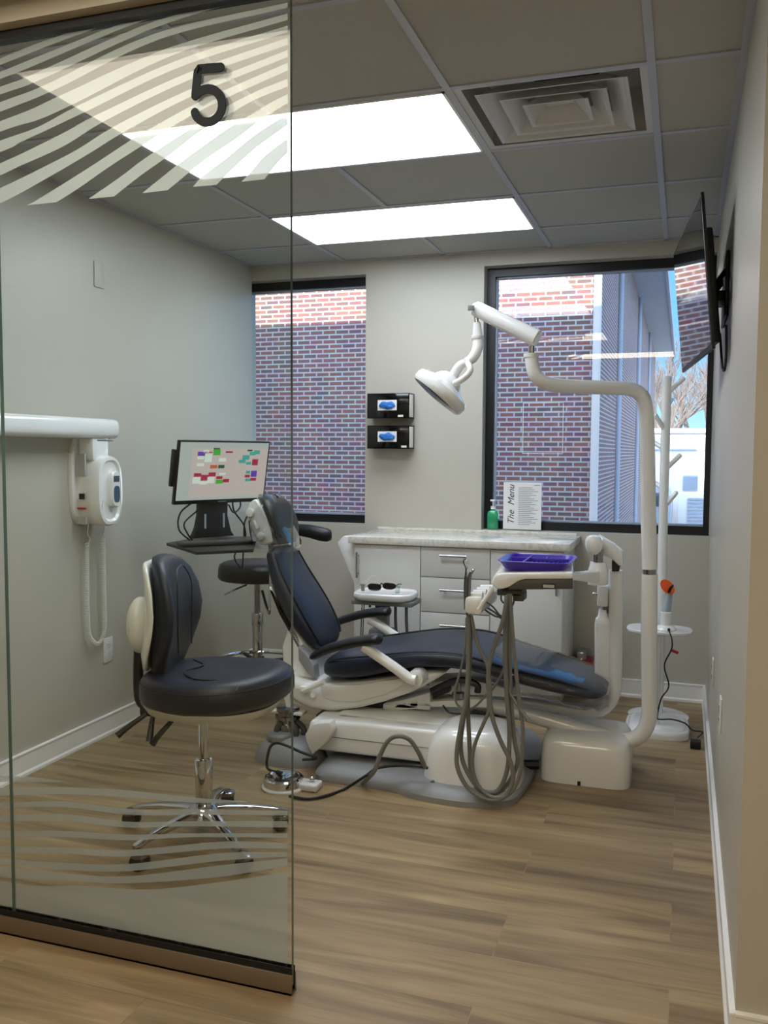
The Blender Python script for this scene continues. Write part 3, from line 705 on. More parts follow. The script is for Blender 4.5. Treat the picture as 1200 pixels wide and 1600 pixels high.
# coiled cord
def coil(path, R, turns, r, m_, name, parent):
    pts = cat(path, 12); n = turns*10; out = []
    L = [0]
    for a, c in zip(pts, pts[1:]): L.append(L[-1]+(c-a).length)
    j = 0
    for i in range(n+1):
        s = L[-1]*i/n
        while j < len(L)-2 and L[j+1] < s: j += 1
        f = (s-L[j])/(L[j+1]-L[j]); p = pts[j].lerp(pts[j+1], f); d = (pts[j+1]-pts[j]).normalized()
        e1 = d.cross(Vector((1, 0, 0))).normalized(); e2 = d.cross(e1)
        a = 2*PI*turns*i/n; out.append(p+(e1*math.cos(a)+e2*math.sin(a))*R)
    bm = NB(); tube(bm, out, r, 5); return OB(name, bm, m_, parent, ang=60)
def xl(u, v, dx=.04): return P(u, v, X=XL+dx)
coil([xl(161, 838, .05), xl(162, 880), xl(163, 940), xl(163, 985, .03), xl(155, 1005, .03), xl(145, 1002, .03), xl(138, 985, .03), xl(136, 930), xl(136, 860), xl(137, 850)], .0085, 120, .0021, 'cable_white', 'coiled_cord', xr)
b = NB(); tube(b, [xl(161, 782, .13), xl(160, 800, .12), xl(163, 820, .07), xl(161, 838, .05)], .0022, 6, 6); tube(b, [xl(138, 818, .06), xl(137, 835, .05), xl(141, 842, .04), xl(137, 852, .04)], .0022, 6, 6)
OB('cord_end', b, 'cable_white', xr)

# ------------------------------------------------------------------ monitor on wall arm
cn = Vector((-2.10, 3.84, 0)); rv = Vector((.236, .448, 0)).normalized(); nv = Vector((rv.y, -rv.x, 0)); tilt = math.radians(11)
uv = (Vector((0, 0, 1))*math.cos(tilt)-nv*-math.sin(tilt)).normalized()
nn = rv.cross(uv).normalized()
if nn.dot(nv) < 0: nn = -nn
cz = P(345, 738, Y=3.84).z
WM, HM = .515, .305
o0 = Vector((cn.x, cn.y, cz))-rv*WM/2-uv*HM/2
mt = Matrix(((rv.x, -nn.x, uv.x, o0.x), (rv.y, -nn.y, uv.y, o0.y), (rv.z, -nn.z, uv.z, o0.z), (0, 0, 0, 1)))
mo = thing('computer_monitor', (cn.x, cn.y, cz-.15), 'black computer monitor showing a coloured schedule on its wall arm', 'monitor')
b = NB(); box(b, (0, WM), (0, .02), (0, HM), .003, mtx=mt); box(b, (.06, WM-.06), (.015, .04), (.04, HM-.04), .006, mtx=mt); OB('housing', b, 'black_plastic', mo)
b = NB(); box(b, (.009, WM-.009), (-.0014, .001), (.020, HM-.007), mtx=mt); scr = b; smats = []
def sq(nm, rects, m_):
    smats.append(m_); bm = NB()
    for (u0, v0, u1, v1) in rects:     # fractions of the screen, v from the top
        box(bm, (.009+u0*(WM-.018), .009+u1*(WM-.018)), (-.0020, -.0012), (HM-.007-v1*(HM-.027), HM-.007-v0*(HM-.027)), mtx=mt)
    for f in bm.faces: f.material_index = len(smats)
    merge(scr, bm)
sq('side_list', [(0, 0, .13, 1), (0, 0, 1, .10), (0, .95, 1, 1)], 'screen_grey')
def cells(L): return [(a/100, c/100, (a+w)/100, (c+h)/100) for a, c, w, h in L]
sq('white_entries', cells([(25, 13, 6, 5), (19, 24, 7, 5), (27, 20, 8, 14), (43, 27, 8, 6), (19, 36, 8, 5), (16, 60, 8, 11), (32, 60, 8, 11), (24, 67, 8, 6), (45, 53, 7, 4)]), 'screen_white')
sq('crimson_entries', cells([(50, 15, 8, 3), (17, 53, 8, 6), (25, 56, 8, 10), (33, 52, 8, 7), (42, 59, 7, 5), (50, 64, 7, 6), (27, 16, 8, 2), (82, 29, 7, 11), (75, 57, 6, 5), (82, 63, 7, 5)]), 'screen_crimson')
sq('teal_entries', cells([(78, 16, 7, 6), (70, 22, 8, 8), (66, 30, 8, 6), (75, 34, 6, 5), (76, 50, 5, 5), (76, 64, 6, 5), (83, 13, 7, 7)]), 'screen_teal')
sq('green_entries', cells([(36, 12, 8, 10), (42, 65, 8, 7)]), 'screen_green')
sq('purple_entries', cells([(19, 16, 8, 7), (82, 50, 7, 11)]), 'screen_purple')
sq('dark_entries', cells([(43, 39, 7, 6), (36, 9, 7, 3), (75, 12, 6, 3)]), 'screen_dark')
sq('orange_entries', cells([(34, 39, 8, 6)]), 'screen_orange')
OB('screen', scr, 'screen_pale', mo, mats=smats)
b = NB(); box(b, (-.02, -.002), (.01, .03), (.085, .26), .004, mtx=mt); OB('card_reader', b, 'black_plastic', mo)
b = NB(); box(b, (WM*.47, WM*.56), (-.0012, .001), (.007, .011), mtx=mt); OB('brand_mark', b, 'ink_grey', mo)
# arm, column and keyboard tray
ar = thing('monitor_arm', (-2.3, 3.87, .95), 'black monitor arm column with folding keyboard tray on the left wall', 'monitor arm')
bk = -nn*.05; c0 = Vector((cn.x, cn.y, cz))+bk
def pv(u, v, w): return c0+rv*u+nv*-w+Vector((0, 0, v))
b = NB(); prism(b, [pv(-.10, -.10, 0), pv(.06, -.10, 0), pv(.055, -.22, 0), pv(.075, -.30, 0), pv(.095, -.325, 0), pv(-.145, -.325, 0), pv(-.12, -.28, 0), pv(-.105, -.22, 0)], -nv*.035, .004); OB('column', b, 'black_plastic', ar)
for du in (-.075, .03):
    b = NB(); box(b, (-.004, .004), (-.003, .003), (-.035, .035), mtx=Matrix.Translation(pv(du, -.245, -.002))); OB('slot', b, 'utility_grey', ar)
b = NB(); e0 = pv(0, -.22, .02); pw = P(332, 795, X=XL); tube(b, [e0, (XL+.08, pw.y-.05, e0.z), (XL+.01, pw.y, e0.z)], .022, 10); OB('wall_arm', b, 'black_plastic', ar)
b = NB(); box(b, (XL+.001, XL+.014), (pw.y-.05, pw.y+.05), (e0.z-.07, e0.z+.07), .003); OB('wall_plate', b, 'black_plastic', ar)
zt_ = c0.z-.335
tr = [P(260, 848, Z=zt_), P(306, 862, Z=zt_), P(396, 858, Z=zt_), P(402, 838, Z=zt_), P(320, 838, Z=zt_)]
b = NB(); prism(b, [(p.x, p.y, zt_) for p in tr], (0, 0, -.014), .003); OB('keyboard_tray', b, 'black_plastic', ar)
b = NB(); kc = P(338, 851, Z=zt_); rk = Vector((.8, .6, 0)).normalized()
mk = Matrix.Translation((kc.x, kc.y, zt_+.004)) @ Matrix.Rotation(math.atan2(tr[2].y-tr[1].y, tr[2].x-tr[1].x), 4, 'Z')
box(b, (-.17, .17), (-.055, .055), (-.003, .010), .003, mtx=mk)
kb = OB('keyboard', b, 'black_plastic', None); kb.name = 'computer_keyboard'; tag(kb, 'black keyboard lying on the tray under the monitor', 'keyboard')
b = NB()
for i in range(15):
    for j in range(5): box(b, (-.16+i*.0215, -.143+i*.0215), (-.048+j*.0195, -.033+j*.0195), (.0095, .0135), mtx=mk)
OB('keys', b, 'dark_grey', kb)
for pts in ([pv(.10, -.12, .02), pv(.11, -.2, .03), pv(.165, -.28, .02), pv(.175, -.36, .03), pv(.12, -.43, .04), pv(.16, -.50, .05)], [pv(.20, -.12, 0), pv(.21, -.2, .02), pv(.17, -.26, .02), pv(.17, -.36, .03), pv(.175, -.5, .05)],
            [pv(-.11, -.14, .02), pv(-.19, -.2, .03), pv(-.20, -.28, .03), pv(-.14, -.34, .02)], [pv(-.10, -.19, .02), pv(-.17, -.25, .03), pv(-.16, -.30, .02), pv(-.13, -.34, .02)], [pv(.06, -.17, 0), pv(.09, -.21, 0), pv(.13, -.18, 0), pv(.12, -.12, 0)]):
    b = NB(); tube(b, pts, .004, 6, 6); OB('cable', b, 'cable_black', ar)

# ------------------------------------------------------------------ dental chair
def ring_between(B, Fp, hw, yc, e=3.2, n=32):
    # cross-section whose thickness runs B->Fp (x,z) and whose width runs along y
    c = (B+Fp)/2; t = (Fp-B)/2; o = []
    for i in range(n):
        a = 2*PI*i/n; cc, ss = math.cos(a), math.sin(a)
        k = math.copysign(abs(cc)**(2/e), cc); w = math.copysign(abs(ss)**(2/e), ss)
        o.append(Vector((c.x+t.x*k, yc+hw*w, c.z+t.z*k)))
    return o
YC = 3.765
dc = thing('dental_chair', (-1.1, YC, 0), 'reclined dental patient chair with dark navy upholstery and white frame', 'dental chair')
# seat cushion: stations of (u, v top, v bottom, half width)
st = [(489, 1050, 1060, .10), (493, 1040, 1064, .17), (505, 1034, 1067, .22), (530, 1028, 1068, .25), (565, 1024, 1065, .265), (600, 1020, 1058, .27), (640, 1016, 1050, .27), (680, 1016, 1049, .27), (720, 1020, 1053, .265),
      (755, 1030, 1061, .26), (787, 1041, 1071, .25), (820, 1051, 1081, .24), (858, 1062, 1092, .225), (890, 1073, 1100, .21), (915, 1083, 1105, .19), (932, 1092, 1107, .15), (941, 1099, 1105, .09)]
YN = 3.50; rs = []
for u, vt, vb, hw in st:
    a, c = P(u, vb, Y=YN), P(u, vt-1, Y=YN); a.x = c.x = (a.x+c.x)/2
    rs.append((c.x, a.z, c.z, hw))
def dense(L, n=4):
    q = cat([(a, b_, c) for a, b_, c, d in L], n); w = cat([(d, 0, 0) for a, b_, c, d in L], n)
    return [(p.x, p.y, p.z, v.x) for p, v in zip(q, w)]
b = NB(); loft(b, [ring_between(Vector((x, 0, z0)), Vector((x, 0, z1)), hw, YC+.0, 3.4, 40) for x, z0, z1, hw in dense(rs, 3)]); seat = OB('seat', b, 'navy_vinyl', dc, ang=60)
L_ = [(x, z0, z1, hw) for x, z0, z1, hw in dense(rs[2:-2], 3)]
for sgn in (-1, 1):
    b = NB(); tube(b, [(x, YC+sgn*(hw-.012), z1-.012) for x, z0, z1, hw in L_], .0045, 6); OB('piping', b, 'black_vinyl', seat)
# clear cover over the foot end
b = NB(); rr_ = dense(rs[9:], 3); loft(b, [ring_between(Vector((x+.012, 0, z0-.03-.02*(i/len(rr_)))), Vector((x+.012, 0, z1+.004)), hw+.02, YC, 4, 32) for i, (x, z0, z1, hw) in enumerate(rr_)], cap=False)
for v in b.verts: v.co += Vector((0, .004*math.sin(v.co.x*70), .005*math.sin(v.co.x*95+v.co.y*30)))
tag(OB('clear_cover', b, 'clear_plastic', dc, ang=80), 'clear plastic cover on the foot end')
# backrest
bs = [(413, 859, 417, 857, .07), (406, 868, 424, 863, .125), (409, 885, 432, 878, .14), (414, 905, 441, 896, .152), (424, 934, 457, 923, .165), (438, 962, 473, 950, .17), (456, 988, 486, 976, .165), (474, 1009, 495, 998, .15), (484, 1018, 497, 1010, .12), (490, 1021, 497, 1017, .08)]
YBk = 3.60; rb = []
for bu, bv, fu, fv, hw in bs: rb.append((P(bu, bv, Y=YBk), P(fu, fv, Y=YBk), hw))
B_ = cat([r[0] for r in rb], 4); F_ = cat([r[1] for r in rb], 4); Hh = cat([(r[2], 0, 0) for r in rb], 4)
b = NB(); loft(b, [ring_between(p, q, h.x, YC, 3.2, 40) for p, q, h in zip(B_, F_, Hh)]); bk_ = OB('backrest', b, 'navy_vinyl', dc, ang=60)
for s in (-1, 1):
    b = NB(); tube(b, [Vector((p.x*.14+q.x*.86, YC+s*(h.x*.93), p.z*.14+q.z*.86)) for p, q, h in list(zip(B_, F_, Hh))[6:-6]], .004, 6); OB('piping', b, 'black_vinyl', bk_)
# backrest frame behind the cushion
b = NB(); pl = [(452, 975), (430, 945), (418, 915), (424, 918), (440, 958), (463, 990), (478, 1012), (486, 1030), (492, 1052), (498, 1072), (478, 1075), (452, 1062), (441, 1040), (440, 1010), (446, 992)]
prism(b, [P(u, v, Y=3.62) for u, v in pl], (0, .28, 0), .012, 3); OB('backrest_frame', b, 'plastic_white', dc)
b = NB(); pl = [(465, 1010), (478, 1022), (490, 1040), (492, 1062), (478, 1050), (466, 1032)]
prism(b, [P(u, v, Y=3.57) for u, v in pl], (0, .06, 0), .006); OB('hinge_cover', b, 'base_grey', dc)
# lower shell of the seat
b = NB(); pl = [(441, 1040), (446, 1060), (470, 1066), (500, 1070), (560, 1067), (620, 1058), (668, 1050), (698, 1052), (672, 1068), (640, 1084), (600, 1098), (560, 1108), (520, 1113), (485, 1110), (458, 1098), (443, 1078)]
prism(b, [P(u, v, Y=3.53) for u, v in pl], (0, .46, 0), .03, 4); sf = OB('seat_frame', b, 'plastic_warm', dc)
b = NB(); pl = [(500, 1072), (560, 1070), (655, 1056), (640, 1066), (600, 1086), (555, 1097), (520, 1096), (503, 1088)]
prism(b, [P(u, v, Y=3.518) for u, v in pl], (0, .02, 0), .006); OB('side_panel', b, 'plastic_warm', sf)
# latch lever
b = NB(); a, c = P(473, 1079, Y=3.50), P(506, 1065, Y=3.50)
tube(b, [a, c], .013, 8); box(b, (a.x-.012, a.x+.014), (3.49, 3.53), (a.z-.006, a.z+.02), .004); cyl(b, P(489, 1086, Y=3.50), P(489, 1086, Y=3.53), .012); OB('release_lever', b, 'plastic_white', dc)
b = NB(); a = P(444, 1053, Y=3.55); cyl(b, a, a+Vector((0, .05, 0)), .014); OB('release_lever', b, 'plastic_white', dc)
# armrests
def arm(path, tubep, Yp, rr0):
    ar_ = None; b = NB(); pts = cat([P(u, v, Y=Yp) for u, v in path], 5); n = len(pts); rings = []
    for i, p in enumerate(pts):
        d = (pts[min(i+1, n-1)]-pts[max(i-1, 0)]).normalized(); nz = Vector((-d.z, 0, d.x)); f = i/(n-1)
        s = rr0*min(1, math.sqrt(max(.02, 1-(1-min(f/.12, 1))**2)), math.sqrt(max(.02, 1-(1-min((1-f)/.09, 1))**2)))*(.82+.25*f)
        rings.append([p+nz*(s*.72*math.sin(2*PI*k/16))+Vector((0, 1, 0))*(s*1.35*math.cos(2*PI*k/16)) for k in range(16)])
    loft(b, rings); pad = OB('armrest', b, 'black_vinyl', dc, ang=60)
    b = NB(); tube(b, [P(u, v, Y=Yp) for u, v in tubep], .022, 14, 5); OB('arm_support', b, 'plastic_white', pad)
arm([(484, 1029), (510, 1015), (545, 1005), (575, 1000), (598, 998)], [(568, 1010), (580, 1018), (615, 1042), (640, 1060), (650, 1063)], 3.44, .031)
arm([(512, 978), (540, 967), (570, 959), (595, 956), (611, 956)], [(577, 968), (590, 975), (615, 992), (640, 1010), (655, 1018)], 4.07, .031)
b = NB(); a = P(648, 1061, Y=3.46); cyl(b, a, a+Vector((0, .07, 0)), .034, .036); OB('pivot', b, 'plastic_warm', dc)
# headrest
hd = [(397, 779, 405, 775, .06), (398, 782, 414, 779, .10), (407, 794, 424, 790, .12), (415, 810, 431, 806, .13), (421, 826, 436, 823, .13), (423, 842, 438, 841, .12), (424, 851, 437, 852, .09)]
YH = 3.66
B2 = cat([P(r[0], r[1], Y=YH) for r in hd], 4); F2 = cat([P(r[2], r[3], Y=YH) for r in hd], 4); H2 = cat([(r[4], 0, 0) for r in hd], 4)
b = NB(); loft(b, [ring_between(p, q, h.x, YC+.01, 3, 32) for p, q, h in zip(B2, F2, H2)]); hr = OB('headrest', b, 'black_vinyl', dc, ang=60)
b = NB(); pl = [(384, 800), (388, 786), (398, 779), (408, 792), (417, 810), (423, 828), (425, 848), (414, 853), (404, 850), (396, 832), (388, 815)]
prism(b, [P(u, v, Y=3.65) for u, v in pl], (0, .17, 0), .01, 3); sh_ = OB('headrest_shell', b, 'plastic_warm', hr)
for u, v, r in ((391, 801, .020), (408, 838, .018)):
    b = NB(); a = P(u, v, Y=3.645); cyl(b, a-Vector((0, .012, 0)), a+Vector((0, .02, 0)), r, bev=.003); OB('knob', b, 'grey_plastic' if False else 'cabinet_white', sh_)
b = NB(); tube(b, [P(397, 813, Y=3.64), P(402, 826, Y=3.64)], .009, 10); OB('lever', b, 'cabinet_white', sh_)
b = NB(); prism(b, [P(u, v, Y=3.72) for u, v in ((418, 846), (428, 846), (430, 872), (420, 874))], (0, .07, 0), .004); OB('headrest_stem', b, 'chrome_dark', hr)
b = NB(); rnd = random.Random(3); pc = P(411, 817, Y=YC); rings = []
for k in range(9):
    f = k/8; v = 773+f*88; ul = 396-16*math.sin(min(1, f*1.6)*PI/2)+4*(f > .8); ur = 408+36*min(1, f*1.15)**.8
    a_, c_ = P(ul, v, Y=3.64), P(ur, v+3*f, Y=3.64); rings.append([p+Vector((rnd.uniform(-1, 1), rnd.uniform(-1, 1), rnd.uniform(-1, 1)))*.006 for p in ring_between(a_, c_, .09+.055*math.sin(f*PI*.6), YC, 2.6, 22)])
loft(b, rings, cap=False); tag(OB('clear_cover', b, 'clear_bag', hr, ang=18), 'crumpled clear plastic bag over the headrest')
# base
b = NB(); outl = [(-1.415, 3.35), (-1.30, 3.31), (-1.08, 3.30), (-.95, 3.25), (-.76, 3.235), (-.62, 3.29), (-.57, 3.40), (-.56, 3.80), (-.62, 4.15), (-.85, 4.22), (-1.3, 4.15), (-1.42, 4.0), (-1.425, 3.7)]
o2 = cat([(x, y, 0) for x, y in outl], 5, True)
loft(b, [[p+Vector(((-1.05-p.x)*k, (3.72-p.y)*k, z)) for p in o2] for z, k in ((0, 0), (.022, 0), (.034, .02), (.05, .07), (.055, .12))]); OB('floor_plate', b, 'base_grey', dc)
b = NB(); box(b, (-1.50, -.72), (3.55, 4.0), (.05, .20), .01); OB('base_core', b, 'dark_grey', dc)
b = NB(); pl = [(484, 1126), (560, 1131), (640, 1138), (705, 1142), (700, 1203), (640, 1190), (560, 1178), (486, 1172), (478, 1150)]
pf = [P(u, v, Y=3.42) for u, v in pl]; 
for i, (p, z) in enumerate(zip(pf, (.215, .222, .224, .226, .085, .085, .085, .085, .15))): p.z = z
prism(b, pf, (0, .62, 0), .018, 3); lc = OB('lift_cover', b, 'plastic_white', dc)
b = NB(); box(b, (pf[0].x+.03, pf[3].x-.02), (3.417, 3.421), (.150, .1525)); OB('seam', b, 'grey_plastic', lc)
b = NB(); pl = [(479, 1160), (476, 1148), (487, 1133), (497, 1130), (516, 1129), (519, 1145), (508, 1162), (487, 1180)]
prism(b, [P(u, v, Y=3.36) for u, v in pl], (0, .06, 0), .006, 2); OB('end_cover', b, 'plastic_warm', dc)
b = NB(); box(b, (pf[0].x+.1, pf[3].x), (3.50, 3.9), (.222, .232), .004); OB('top_tray', b, 'cabinet_white', dc)
# rounded pump cover
b = NB(); rings = []
for z, sx, s2, ox in ((0, .212, .185, 0), (.03, .210, .185, 0), (.10, .200, .180, .002), (.17, .186, .172, .004), (.215, .168, .160, .006), (.245, .140, .14, .008), (.257, .10, .10, .008)):
    rings.append([Vector((-.775+ox+u, 3.49+v, z)) for u, v in srect(0, 0, sx*.95, s2, 3.2, 48)])
loft(b, rings); pc_ = OB('pump_cover', b, 'plastic_white', dc, ang=50)
for x in (-.90, -.72): 
    b = NB(); cyl(b, (x, 3.302, .055), (x, 3.314, .055), .008); OB('screw', b, 'chrome_dark', pc_)
# scissor link between base and seat
b = NB(); prism(b, [P(u, v, Y=3.62) for u, v in ((615, 1098), (672, 1082), (672, 1110), (618, 1106))], (0, .12, 0), .003); prism(b, [P(u, v, Y=3.62) for u, v in ((640, 1098), (760, 1092), (760, 1106), (640, 1104))], (0, .12, 0), .003)
prism(b, [P(u, v, Y=3.66) for u, v in ((670, 1066), (735, 1062), (800, 1078), (800, 1090), (700, 1084), (672, 1090))], (0, .16, 0), .003); OB('link_frame', b, 'cabinet_white', dc)
b = NB(); tube(b, [P(u, v, Y=3.60) for u, v in ((674, 1080), (700, 1068), (722, 1063), (745, 1070), (746, 1082))], .014, 8, 5); prism(b, [P(u, v, Y=3.62) for u, v in ((674, 1078), (700, 1070), (702, 1082), (676, 1092))], (0, .08, 0), .003); OB('hydraulic_ram', b, 'black_plastic', dc)
b = NB(); cyl(b, P(716, 1080, Y=3.6), P(716, 1080, Y=3.6)+Vector((0, 0, .04)), .012); cyl(b, P(716, 1090, Y=3.6), P(716, 1090, Y=3.6)+Vector((0, 0, .022)), .026); OB('pivot_pin', b, 'chrome_dark', dc)
b = NB(); tube(b, [P(u, v, Y=3.60) for u, v in ((692, 1102), (702, 1113), (725, 1116), (755, 1119))], .004, 6, 5); OB('cable', b, 'cable_black', dc)
# column that lifts the seat (under the lower shell)
b = NB(); box(b, (-1.42, -1.2), (3.62, 3.92), (.19, .30), .01); prism(b, [P(u, v, Y=3.6) for u, v in ((520, 1106), (548, 1104), (545, 1124), (522, 1122))], (0, .2, 0), .003); OB('lift_arm', b, 'black_plastic', dc)
b = NB(); prism(b, [P(u, v, Y=3.62) for u, v in ((560, 1104), (655, 1090), (655, 1108), (600, 1112), (560, 1116))], (0, .2, 0), .008); OB('lift_arm', b, 'plastic_warm', dc)

# foot switch dome and pump at the head end
t = thing('junction_housing', (-1.60, 3.52, 0), 'grey domed floor housing with pipework at the head end of the dental chair', 'utility housing')
b = NB(); lathe(b, [(.001, .105), (.07, .102), (.11, .085), (.14, .05), (.155, .02), (.158, .0), (.001, 0)], (-1.60, 3.52, 0), 40, 1.05, .8); dm = OB('dome', b, 'base_grey', t)
b = NB(); lathe(b, [(.001, .03), (.045, .028), (.055, .018), (.058, 0), (.001, 0)], (-1.645, 3.50, .092), 32); OB('cap', b, 'grey_plastic', dm)
b = NB(); cx_, cy2 = P(450, 1150, Y=3.55).x, 3.55
lathe(b, [(.001, .10), (.05, .10), (.052, .12), (.052, .15), (.045, .152), (.045, .165), (.056, .17), (.056, .185), (.045, .187), (.045, .2), (.052, .205), (.052, .22), (.03, .224), (.001, .224)], (cx_, cy2, 0), 28); OB('valve_stack', b, 'chrome_dark', t)
b = NB(); box(b, (cx_-.085, cx_+.08), (cy2-.03, cy2+.03), (.192, .206), .004); OB('crossbar', b, 'plastic_white', t)
b = NB()
for dx, dy in ((.05, -.03), (.075, .0), (-.03, -.05)): tube(b, [(cx_+dx, cy2+dy, .08), (cx_+dx, cy2+dy, .13), (cx_+dx*.5, cy2+dy, .16)], .014, 8, 4)
OB('pipes', b, 'dark_grey', t)
t = thing('foot_control', (-1.49, 3.22, 0), 'round chrome and white foot control disc on the floor below the chair back', 'foot control')
fx, fy = P(443, 1222, Z=.02).x, P(443, 1222, Z=.02).y
b = NB(); lathe(b, [(.001, .012), (.082, .012), (.088, .006), (.088, 0), (.001, 0)], (fx, fy, 0), 40); box(b, (fx+.03, fx+.15), (fy-.02, fy+.05), (0, .03), .008, seg=3); OB('base', b, 'plastic_warm', t)
b = NB(); lathe(b, [(.001, .03), (.03, .034), (.06, .044), (.074, .045), (.08, .040), (.08, .012), (.001, .012)], (fx, fy, 0), 44); OB('disc', b, 'chrome', t)
b = NB(); ball(b, (fx+.115, fy+.02, .04), .012); OB('button', b, 'chrome', t)
b = NB(); tube(b, [(fx-.02, fy+.03, .045), P(418, 1200, Y=3.25), P(421, 1170, Y=3.27), P(432, 1161, Y=3.28), P(450, 1166, Y=3.28), P(470, 1175, Y=3.29), P(492, 1183, Y=3.30), P(490, 1186, Y=3.32), P(474, 1187, Y=3.40)], .006, 8, 6)
gz = [P(u, v, Z=.008) for u, v in ((452, 1244), (480, 1248), (510, 1243), (540, 1232))]+[P(572, 1212, Y=3.235)]
tube(b, gz+[P(590, 1200, Y=3.28), P(625, 1196, Y=3.29), P(655, 1197, Y=3.29), P(668, 1200, Y=3.31)], .006, 8, 6); OB('cable', b, 'cable_black', t)
b = NB(); tube(b, [P(566, 1224, Z=.012), P(584, 1206, Y=3.22), P(594, 1180, Y=3.22), P(606, 1158, Y=3.22), P(622, 1150, Y=3.22), P(640, 1156, Y=3.24), P(654, 1176, Y=3.26), P(664, 1199, Y=3.30)], .009, 10, 8)
tag(OB('floor_hose', b, 'hose_grey'), 'grey hose arching up from the floor in front of the chair base', 'hose')

# floor utility box
t = thing('utility_box', (-.35, 3.8, 0), 'white rounded floor box on the wood floor at the foot end of the chair', 'utility box')
b = NB(); rings = []
for z, k, dy in ((0, 1, 0), (.01, 1.0, 0), (.10, .99, 0), (.150, .965, .0), (.172, .93, .005), (.190, .85, .012), (.196, .70, .02)):
    rings.append([Vector((-.352+u, 3.775+dy+v, z)) for u, v in srect(0, 0, .183*k, .165*k, 6, 48)])
loft(b, rings); OB('cover', b, 'plastic_white', t, ang=50)
b = NB(); box(b, (-.375, -.362), (3.6085, 3.615), (0, .018), .001); OB('cable_notch', b, 'black_plastic', t)
b = NB(); tube(b, [(-.54, 3.66, .05), (-.60, 3.64, .05)], .02, 8); OB('connector', b, 'black_plastic', t)

# ------------------------------------------------------------------ operating light on its post
ol = thing('operating_light', (-.10, 3.75, 0), 'white dental operating light on a tall bent tubular post', 'dental light')
YL = 3.75
b = NB(); lowp = [P(1015, 897, Y=YL), P(1014, 1000, Y=YL), P(1015, 1090, Y=YL), P(1013, 1125, Y=YL), P(1003, 1146, Y=YL), P(985, 1156, Y=YL), P(960, 1155, Y=YL), P(900, 1138, Y=YL), P(820, 1115, Y=YL), P(740, 1097, Y=YL)]
tube(b, lowp, .0325, 20, 6); OB('lower_post', b, 'plastic_white', ol)
b = NB(); a = P(1015, 893, Y=YL); cyl(b, a-Vector((0, 0, .012)), a+Vector((0, 0, .012)), .026); OB('joint_ring', b, 'chrome_dark', ol)
b = NB(); el = [P(1015, 889, Y=YL), P(1013, 800, Y=YL), P(1011, 680, Y=YL), P(1009, 640, Y=YL), P(1003, 619, Y=YL-.01), P(985, 608, Y=YL-.03), P(950, 606, Y=YL-.09), P(880, 603, Y=YL-.2), P(853, 599, Y=YL-.25), P(838, 588, Y=YL-.27), P(832, 572, Y=YL-.275), P(830, 553, Y=YL-.275)]
tube(b, el, [.0305, .0295, .0285, .0275, .027, .026], 20, 6); OB('upper_post', b, 'plastic_white', ol)
b = NB(); a = P(830, 553, Y=YL-.275); cyl(b, a-Vector((0, 0, .014)), a+Vector((0, 0, .001)), .029); OB('collar', b, 'plastic_warm', ol)
b = NB(); cyl(b, a, a+Vector((0, 0, .03)), .012); OB('pin', b, 'chrome', ol)
YA = YL-.275
b = NB(); a, c = P(839, 529, Y=YA), P(741, 481, Y=YA+.03); d = (c-a).normalized()
tube(b, [a-d*.004, a, a+d*.05, c-d*.02, c-d*.004, c+d*.006], [.030, .0335, .0335, .030, .028, .018], 24); OB('spring_arm', b, 'plastic_white', ol)
b = NB(); box(b, (c.x-.016, c.x+.008), (YA-.012, YA-.004), (c.z-.016, c.z+.004), .001); OB('arm_badge', b, 'grey_plastic', ol)
b = NB(); a = P(744, 492, Y=YA+.03); cyl(b, a, P(745, 506, Y=YA+.03), .009); OB('pin', b, 'chrome', ol)
b = NB(); tube(b, [P(745, 504, Y=YA+.03), P(746, 520, Y=YA+.03), P(747, 534, Y=YA+.03), P(745, 548, Y=YA+.02), P(738, 560, Y=YA+.01), P(728, 566, Y=YA)], [.014, .020, .022, .022, .020, .016], 18, 5); OB('neck', b, 'plastic_white', ol)
b = NB(); a = P(746, 527, Y=YA+.03); cyl(b, a-Vector((0, 0, .008)), a+Vector((0, 0, .008)), .0245, bev=.002); OB('neck_ring', b, 'plastic_warm', ol)
# lamp head
hc_ = P(693, 606, Y=YA-.01)
ax = Vector((-.55, -.30, -.78)).normalized()       # the way the lamp looks: down, left and towards the camera side
ax = Vector((-.62, -.22, -.76)).normalized()
ex = ax.cross(Vector((0, 1, 0))).normalized(); ey = ax.cross(ex).normalized()
mh = Matrix(((ex.x, ey.x, ax.x, hc_.x), (ex.y, ey.y, ax.y, hc_.y), (ex.z, ey.z, ax.z, hc_.z), (0, 0, 0, 1)))
b = NB(); lathe(b, [(.001, -.06), (.035, -.058), (.052, -.045), (.066, -.022), (.095, -.012), (.116, .0), (.122, .014), (.120, .036), (.112, .046), (.001, .046)], (0, 0, 0), 48, 1, .86, mh); lh = OB('lamp_head', b, 'plastic_white', ol)
b = NB(); lathe(b, [(.001, .052), (.07, .051), (.098, .047), (.104, .042), (.001, .042)], (0, 0, 0), 48, 1, .86, mh); OB('reflector', b, 'chrome_dark', lh)
b = NB()
for k in range(9):
    a = PI*1.42+k*.075-.3
    p = mh @ Vector((.120*math.cos(a), .120*.86*math.sin(a), .008)); q = mh @ Vector((.122*math.cos(a), .122*.86*math.sin(a), .034)); tube(b, [p, q], .0015, 4)
OB('vent_slots', b, 'dark_grey', lh)
for s in (-1, 1):
    b = NB(); p0 = mh @ Vector((.0, s*.035, -.045)); tube(b, [P(730, 565, Y=YA+s*.012), P(735, 578, Y=YA+s*.035), P(726, 590, Y=YA+s*.04), P(710, 599, Y=YA+s*.035), p0], [.012, .013, .013, .011], 12, 5); OB('yoke_arm', b, 'plastic_white', ol)
